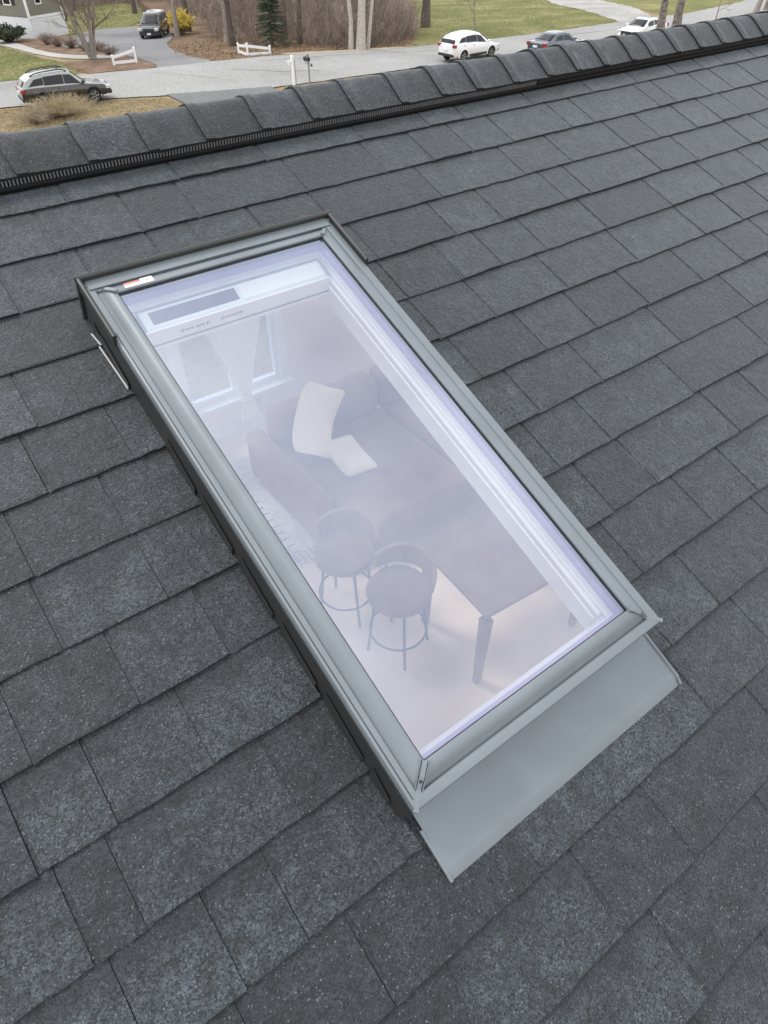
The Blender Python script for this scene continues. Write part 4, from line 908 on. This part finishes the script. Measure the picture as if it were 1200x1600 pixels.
tree('birch_tree','thin pale birch leaning right beside the twin stemmed birch',36.35,50.6,B_PALE,B_GRAY,seed=13,h=12,r0=.13,levels=2,nb=6,first=.5,lean=(.20,.02),thin=.012)
tree('birch_tree','pale dark streaked birch stem standing directly behind the twin birch',35.0,50.9,B_PALE,B_GRAY,seed=15,h=13,r0=.17,levels=2,nb=6,first=.5,lean=(-.05,.02),thin=.012)
tree('oak_tree','dark trunked tree on the green lawn left of the white SUV',47.1,56.7,B_DARK,B_DARK,seed=21,h=14,r0=.36,levels=3,nb=8,first=.35,thin=.014)
tree('sapling','slender bare sapling on the lawn above the white SUV',47.4,50.4,B_GRAY,B_TWIG,seed=22,h=5,r0=.06,levels=3,nb=8,first=.3,spread=.5,thin=.009)
tree('maple_tree','lichen spotted trunk left of its twin, in front of the white car',53.6,36.8,B_LICH,B_DARK,seed=31,h=13,r0=.30,levels=2,nb=7,first=.4,lean=(-.03,0),thin=.014)
tree('maple_tree','lichen spotted darker trunk right of its twin, near the road edge',56.2,37.2,B_LICH,B_DARK,seed=32,h=13,r0=.34,levels=2,nb=7,first=.4,lean=(.02,0),thin=.014)
tree('maple_tree','slanting gray trunk at the top right, left of the dark stump',76.6,42.6,B_GRAY,B_DARK,seed=33,h=12,r0=.22,levels=2,nb=6,first=.4,lean=(.18,0),thin=.014)
tree('maple_tree','thick dark trunk at the far right above the ridge',79.3,42.8,B_LICH,B_DARK,seed=34,h=13,r0=.42,levels=2,nb=6,first=.4,thin=.014)
tree('sapling','small bare sapling above the ridge left of the slanting trunk',67.5,41.0,B_TWIG,B_TWIG,seed=35,h=4.4,r0=.05,levels=3,nb=8,first=.2,thin=.010)
# woods: trunks one can tell apart
r_=random.Random(77); protos=[]
spots=[(29.6,60.0,.24),(32.3,58.6,.13),(33.6,56.2,.17),(30.6,62.8,.26),(34.8,60.5,.2),(37.3,56.5,.2),(38.6,52.6,.10),(39.9,55.0,.16),(41.2,57.6,.2),(43.0,60.8,.24),(36.6,63.8,.2),(39.0,66.2,.26),(33.1,67.0,.2),(29.4,70.5,.2),(31.9,73.6,.26),(42.5,69.5,.2),(45.5,66.0,.2),(47.5,72.5,.26),(36.9,71.3,.2),(40.5,75.5,.26),(34.6,79.5,.22),(50.5,69.0,.2),(53.0,75.5,.24),(56.5,79.5,.26),(45.5,80.5,.26),(38.5,84.5,.26),(43.0,92.5,.26),(48.5,98.0,.3),(36.2,98.5,.26),(40.2,108.5,.3),(33.0,112.0,.3),(28.0,118.0,.3),(23.0,112.5,.3),(36.5,122.0,.3),(30.5,126.0,.3),(44.0,120.0,.3),(25.2,105.5,.26),(59.5,88.5,.26),(53.5,88.0,.26),(61,100,.3),(52,106,.3),(20.5,120,.3),(27.5,97.5,.22)]
for i in range(6):
    T,K=grow(seed=100+i,h=11+i%3*1.5,r0=.2,levels=3,nb=9,first=.22,spread=.75,crown=.8,thin=.013,lean=(r_.uniform(-.06,.06),0))
    protos.append((T.mesh('trunk',False),K.mesh('branches',False)))
LAB={0:'thick gray trunk at the wood edge just behind the white angled fence',1:'bare trunk in the woods right behind the young fir',2:'bare trunk at the wood front between the fir and the birches',4:'stout dark tree in the woods between the yellow shrub and the fir',7:'thin bare stem at the road edge right of the leaning birch',8:'bare trunk behind the leaning birch at the right end of the woods',9:'bare gray trunk at the right end of the woods beside the lawn'}
for i,(x,y,rad) in enumerate(spots):
    T,K=protos[i%6]; root=empty('woodland_tree',(x,y,tz(y)),(0,0,r_.uniform(0,6.28)),LAB.get(i,'bare gray brown tree deep among the brush of the woods across the street'),'tree','bare trees in the woods')
    s=rad/.2; root.scale=(s,s,r_.uniform(.9,1.15))
    if not T.materials: T.materials.append(B_GRAY if i%2 else B_DARK); K.materials.append(B_TWIG); [setattr(p,'use_smooth',True) for p in T.polygons]
    place('trunk',T,root); place('branches',K,root)
# brush: a mass of stems nobody could count
def inside(x,y,poly):
    c=False; n=len(poly)
    for i in range(n):
        (x0,y0),(x1,y1)=poly[i],poly[(i+1)%n]
        if (y0>y)!=(y1>y) and x<(x1-x0)*(y-y0)/(y1-y0)+x0: c=not c
    return c
def brush(name,mats,n,poly,hr,seed,rad=(.006,.016),lean=.35,twigs=3,gap=0.,kind='stuff'):
    r=random.Random(seed); mb=MB(); xs=[p[0] for p in poly]; ys=[p[1] for p in poly]; k=0; tries=0
    while k<n and tries<n*30:
        tries+=1
        x,y=r.uniform(min(xs),max(xs)),r.uniform(min(ys),max(ys))
        if not inside(x,y,poly) or (abs(x-31.0-(y-56)*.30)<1.25 and y<58.5): continue
        if mnoise.noise(Vector((x*.45,y*.45,seed)))<-.12-.3*r.random(): continue
        h=r.uniform(*hr)*(1+.9*mnoise.noise(Vector((x*.3,y*.3,seed+5)))); d=Vector((r.gauss(0,lean),r.gauss(0,lean),1)); p=Vector((x,y,tz(y)-.03)); ra=r.uniform(*rad)
        if r.random()<.3: d=Vector((d.x*2.6,d.y*2.6,1)); h*=.8
        pts=[p]; 
        for i in range(3): d=(d.normalized()+Vector((r.gauss(0,.16),r.gauss(0,.16),.03))); pts.append(pts[-1]+d.normalized()*h/3)
        mi=r.randrange(len(mats)); mb.tube(pts,[ra,ra*.8,ra*.6,ra*.3],3,mi,caps=False)
        for j in range(twigs):
            i=r.randrange(1,3); q=pts[i].lerp(pts[i+1],r.random()); e=q+Vector((r.gauss(0,1),r.gauss(0,1),r.uniform(.3,1.3))).normalized()*h*r.uniform(.15,.35); mb.tube([q,e],[ra*.55,ra*.25],3,mi,caps=False)
        k+=1
    return tag(mb.build(name,mats,None,fix=False),kind=kind)
WF=[(31.4,68.2),(30.2,62.5),(30.6,59.2),(32.6,57.6),(33.6,54.0),(35.2,51.4),(38.4,50.3),(41.5,52.2),(45.5,58.0),(51,68),(62,84),(60,100),(46,112),(42,100),(37,80)]
B_BR2=mat('brush_stem_dark',(.13,.10,.08),.9,col2=(.25,.20,.165),vscale=1.2); B_BR3=mat('brush_stem_red',(.23,.16,.13),.9,col2=(.34,.26,.22),vscale=1.2)
brush('brush',[B_BRUSH,B_BR2,B_BR3],7000,WF,(1.4,4.6),5,(.008,.024),.36,5)
brush('brush',[B_BRUSH,B_BR3,B_BR2],2600,[(33.4,53.6),(35.2,51.2),(38.6,50.1),(42.5,52.6),(45.8,58.2),(40,60),(35,57)],(.9,2.6),6,(.008,.016),.45,4)
brush('brush',[B_BRUSH,B_BR2],3200,[(20,116),(44,116),(62,98),(66,118),(50,136),(24,130),(8,124)],(2,5),8,(.014,.03),.3,4)
M_LEAFY=mat('dead_leaf',(.22,.14,.08),.9,col2=(.33,.23,.14),vscale=2)
def leaves(name,m,n,fn,size,seed):
    r=random.Random(seed); mb=MB()
    for i in range(n):
        c,nrm=fn(r); c=Vector(c); a=Vector((r.gauss(0,1),r.gauss(0,1),r.gauss(0,1)))
        if nrm is not None: a=Vector(nrm)*1.2+a*.6
        a.normalize(); b=a.orthogonal().normalized(); b=Matrix.Rotation(r.uniform(0,6.28),3,a)@b; e=a.cross(b); s=size*r.uniform(.6,1.4)
        mb.add([c-b*s*.5,c+e*s*.32,c+b*s*.5,c-e*s*.32],[(0,1,2,3)])
    return mb
def lit(r):
    while 1:
        x,y=r.uniform(23,47),r.uniform(49.5,66)
        if inside(x,y,[(23.5,57.5),(24.6,53.5),(30.5,52.0),(35.2,50.2),(39.2,49.0),(46,56.5),(47,64),(27,66)]): return (x,y,tz(y)+.03+abs(r.gauss(0,.02))),(0,0,1)
tag(leaves('leaf_litter',M_LEAFY,7000,lit,.13,3).build('leaf_litter',M_LEAFY,None,fix=False),kind='stuff')
# dry grass tufts along the near verge
def tufts(name,m,poly,n,h,seed):
    r=random.Random(seed); mb=MB(); xs=[p[0] for p in poly]; ys=[p[1] for p in poly]; k=0
    while k<n:
        x,y=r.uniform(min(xs),max(xs)),r.uniform(min(ys),max(ys))
        if not inside(x,y,poly): continue
        k+=1
        for j in range(4):
            d=Vector((r.gauss(0,.5),r.gauss(0,.5),1)).normalized()*h*r.uniform(.5,1.3); o=Vector((x+r.gauss(0,.05),y+r.gauss(0,.05),tz(y))); w=Vector((r.uniform(-1,1),r.uniform(-1,1),0)).normalized()*.012
            mb.add([o-w,o+w,o+d],[(0,1,2)])
    return tag(mb.build(name,m,None,fix=False),kind='stuff')
M_DRY=mat('dry_grass_blade',(.36,.29,.17),.9,col2=(.46,.39,.25),vscale=2); M_GRB=mat('green_grass_blade',(.14,.16,.05),.9,col2=(.24,.24,.10),vscale=1.5)
tufts('dry_grass',M_DRY,[(3,49),(8.6,47.6),(14.6,45.9),(17.3,44.6),(17.0,40),(4,40)],7000,.13,1)
tufts('dry_grass',M_DRY,[(23.9,42.6),(27,42.4),(37,41.8),(37,38),(23.5,38)],3500,.13,2)
tufts('grass',M_GRB,POLY['right_lawn'],9000,.10,3); tufts('grass',M_GRB,POLY['left_lawn'],5000,.10,4); tufts('grass',M_GRB,POLY['back_lawn'],4000,.12,5)
# shrubs
def shrub(name,label,x,y,h,w,n,mats,seed,rad=(.006,.013),group=None,cat='shrub',leafm=None,nl=0,ls=.06):
    r=random.Random(seed); root=empty(name,(x,y,tz(y)),(0,0,0),label,cat,group); mb=MB(); tips=[]
    for i in range(n):
        a=r.uniform(0,6.28); k=r.random()**.6*w; d=Vector((math.cos(a)*k,math.sin(a)*k,h*r.uniform(.5,1)*(1-.35*(k/w)))); p=Vector((math.cos(a)*.15*w*r.random(),math.sin(a)*.15*w*r.random(),0)); ra=r.uniform(*rad)
        m1=p+d*.5+Vector((r.gauss(0,.06),r.gauss(0,.06),.08*h)); e=p+d; mb.tube([p,m1,e],[ra,ra*.8,ra*.4],3,r.randrange(len(mats)),caps=False)
        for j in range(3):
            q=m1.lerp(e,r.random()); f=q+Vector((r.gauss(0,.5),r.gauss(0,.5),r.uniform(0,.8)))*h*.22; mb.tube([q,f],[ra*.6,ra*.3],3,r.randrange(len(mats)),caps=False); tips+=[q,f,q.lerp(f,.5)]
        tips+=[m1,e]
    mb.build('stems',mats,root,fix=False)
    if leafm:
        def fn(rr): t=rr.choice(tips); return t+Vector((rr.gauss(0,.05),rr.gauss(0,.05),rr.gauss(0,.05))),None
        leaves('foliage',leafm,nl,fn,ls,seed).build('foliage',leafm,root,fix=False)
    return root
shrub('dry_shrub','tan leafless shrub on the verge in front of the olive wagon',10.9,44.0,1.15,1.9,560,[B_TAN],1,(.007,.014))
shrub('dry_shrub','low tan shrub at the left edge below the wagon',9.3,43.2,.9,1.0,220,[B_TAN,B_BRUSH],2,(.007,.014))
M_FORS=mat('yellow_blossom',(.62,.48,.06),.8,col2=(.74,.60,.13),vscale=4)
shrub('forsythia','bright yellow flowering shrub right of the black minivan',30.5,71.8,2.0,1.15,150,[B_TAN],3,(.010,.018),leafm=M_FORS,nl=5200,ls=.13)
for i,(x,y,h) in enumerate([(20.9,66.6,.8),(20.2,67.9,.8),(19.9,70.6,1.0),(19.2,75.2,1.1),(19.4,72.8,.9),(20.6,63.4,.75)]):
    lab=['low brown shrub at the driveway edge, right of the tree by the path','low brown shrub just left of the driveway edge','brown shrub in the mulch bed behind the tree','reddish brown shrub below the white garage wall','twiggy brown shrub beside the path under the garage','small dark shrub at the foot of the many-stemmed tree'][i]
    shrub('brown_shrub',lab,x,y,h,.85,140,[B_BR2,B_BR3],20+i,(.010,.018),'brown shrubs in the mulch bed')
M_BOX=mat('dark_evergreen_leaf',(.03,.045,.02),.8,col2=(.07,.085,.04),vscale=4)
shrub('evergreen_hedge','dark green rounded hedge against the foundation of the green house',17.2,80.4,1.5,1.6,150,[B_DARK],31,(.01,.02),leafm=M_BOX,nl=6000,ls=.16,cat='hedge')
def conifer(x,y,h,w,seed,label):
    r=random.Random(seed); root=empty('evergreen_tree',(x,y,tz(y)),(0,0,0),label,'tree'); mb=MB(); mb.tube([(0,0,0),(0,0,h*.5),(0,0,h)],[.12,.08,.015],7); mb.build('trunk',B_DARK,root)
    K=MB(); 
    for i in range(300):
        t=r.random()**.8; z=.35+t*(h-.4); a=r.uniform(0,6.28); L_=w*(1-t)**.75*r.uniform(.7,1.15)+.12
        d=Vector((math.cos(a),math.sin(a),-.22+.3*t)); q=Vector((0,0,z)); e=q+d*L_; K.tube([q,e],[.02,.006],3,0,caps=False)
        for j in range(34):
            s=r.uniform(.18,1.0); c=q+d*L_*s; nd=(d*.7+Vector((r.gauss(0,.7),r.gauss(0,.7),r.gauss(-.15,.35)))).normalized(); ln=r.uniform(.10,.22); pw=nd.orthogonal().normalized()*.028
            K.add([c-pw,c+pw,c+nd*ln],[(0,1,2)],1)
    K.build('needles',[B_DARK,mat('fir_needle',(.022,.042,.020),.8,col2=(.055,.085,.04),vscale=3)],root,fix=False); return root
conifer(31.5,56.8,4.6,1.35,9,'dark green young fir at the wood edge behind the white angled fence')
# ---------------------------------------------------------------- house across the street
M_GSID=mat('sage_green_clapboard',(.205,.205,.16),.7,var=.06,vscale=2); M_GDOOR=mat('garage_white',(.74,.76,.77),.5,var=.03); M_ROOFX=mat('brown_roof_shingle',(.10,.085,.08),.9,var=.2,vscale=5)
hx,hy=19.75,81.2; hz=tz(hy)-.15; ang=math.atan2(.43,.90)
gh=empty('green_house',(hx,hy,hz),(0,0,ang),'sage green clapboard house with white garage doors across the street','house')
Wf,Dp=4.0,9.5
mb=MB(); mb.box((-.0,0,1.75),(Wf,Dp,5.6)); mb.loft([[(0,0,5.6),(Wf,0,5.6),(Wf/2,0,7.6)],[(0,Dp,5.6),(Wf,Dp,5.6),(Wf/2,Dp,7.6)]]); mb.build('wall',M_GSID,gh)
mb=MB(); mb.box((.02,.02,-.5),(Wf-.02,Dp-.02,1.748)); mb.build('garage_wall',M_GDOOR,gh)
mb=MB(); z=1.85
def lap(mb,z,a,b,face):
    if face=='F': mb.add([(a,-.004,z),(b,-.004,z),(b,-.034,z),(a,-.034,z),(a,-.004,z+.15),(b,-.004,z+.15)],[(0,1,2,3),(3,2,5,4),(0,3,4),(1,5,2)])
    else: mb.add([(-.004,a,z),(-.004,b,z),(-.034,b,z),(-.034,a,z),(-.004,a,z+.15),(-.004,b,z+.15)],[(0,1,2,3),(3,2,5,4),(0,3,4),(1,5,2)])
SIDES=[]
while z<5.5:
    for f,a,b in (('F',.12,Wf-.12),('L',.12,Dp-.1)):
        SIDES.append((z,f,a,b))
    z+=.15
cl={}
for z,f,a,b in SIDES:
    m1=MB(); lap(m1,z,a,b,f); m1.build('clapboard',M_GSID,gh)
for (a,b) in (((-.05,-.05,1.66),(.12,.12,5.6)),((Wf-.12,-.05,-.4),(Wf+.05,.12,5.6)),((-.05,-.055,1.66),(Wf+.05,-.006,1.86))):
    mb=MB(); mb.box(a,b); mb.build('corner_board' if b[2]>3 else 'trim_band',M_WHITE,gh)
for (x0,x1) in ((.22,1.72),(2.05,3.74)):
    mb=MB(); mb.box((x0,-.03,-.35),(x1,.0,1.45)); d=mb.build('garage_door',M_GDOOR,gh)
    for zz in (-.05,.42,.89,1.22):
        mb=MB(); mb.box((x0+.06,-.045,zz-.17),(x1-.06,-.031,zz+.17)); mb.build('door_panel',M_GDOOR,d)
    mb=MB(); mb.box((x0-.10,-.06,-.35),(x0-.005,.0,1.55)); mb.box((x1+.005,-.06,-.35),(x1+.10,.0,1.55)); mb.box((x0-.10,-.065,1.46),(x1+.10,.0,1.56)); mb.build('door_casing',M_WHITE,d)
def hwin(a0,a1,z0,z1,face):
    def bb(m,p0,p1,d0,d1,q0,q1): m.box((p0,-d1,q0),(p1,-d0,q1)) if face=='F' else m.box((-d1,p0,q0),(-d0,p1,q1))
    m=MB(); bb(m,a0-.1,a1+.1,.036,.075,z0-.1,z0); bb(m,a0-.1,a1+.1,.036,.075,z1,z1+.1); bb(m,a0-.1,a0,.036,.075,z0,z1); bb(m,a1,a1+.1,.036,.075,z0,z1); bb(m,a0,a1,.04,.06,(z0+z1)/2-.03,(z0+z1)/2+.03)
    w=m.build('window',M_WHITE,gh); m=MB(); bb(m,a0,a1,.036,.045,z0,z1); m.build('pane',M_CGLASS,w)
    return bb
hwin(1.15,1.70,2.75,3.9,'F')
for (a0,a1) in ((1.9,2.8),(5.4,6.4)):
    bb=hwin(a0,a1,2.7,3.9,'L')
    for s0,s1 in ((a0-.55,a0-.12),(a1+.12,a1+.55)): m=MB(); bb(m,s0,s1,.036,.07,2.65,3.95); m.build('shutter',M_BLACKPL,gh)
mb=MB(); 
for s in (0,1):
    x0,x1=(-.35,Wf/2) if s==0 else (Wf/2,Wf+.35); z0,z1=(5.35,7.72) if s==0 else (7.72,5.35)
    mb.loft([[(x0,-.35,z0),(x1,-.35,z1),(x1,-.35,z1+.14),(x0,-.35,z0+.14)],[(x0,Dp+.35,z0),(x1,Dp+.35,z1),(x1,Dp+.35,z1+.14),(x0,Dp+.35,z0+.14)]])
mb.build('roof',M_ROOFX,gh)
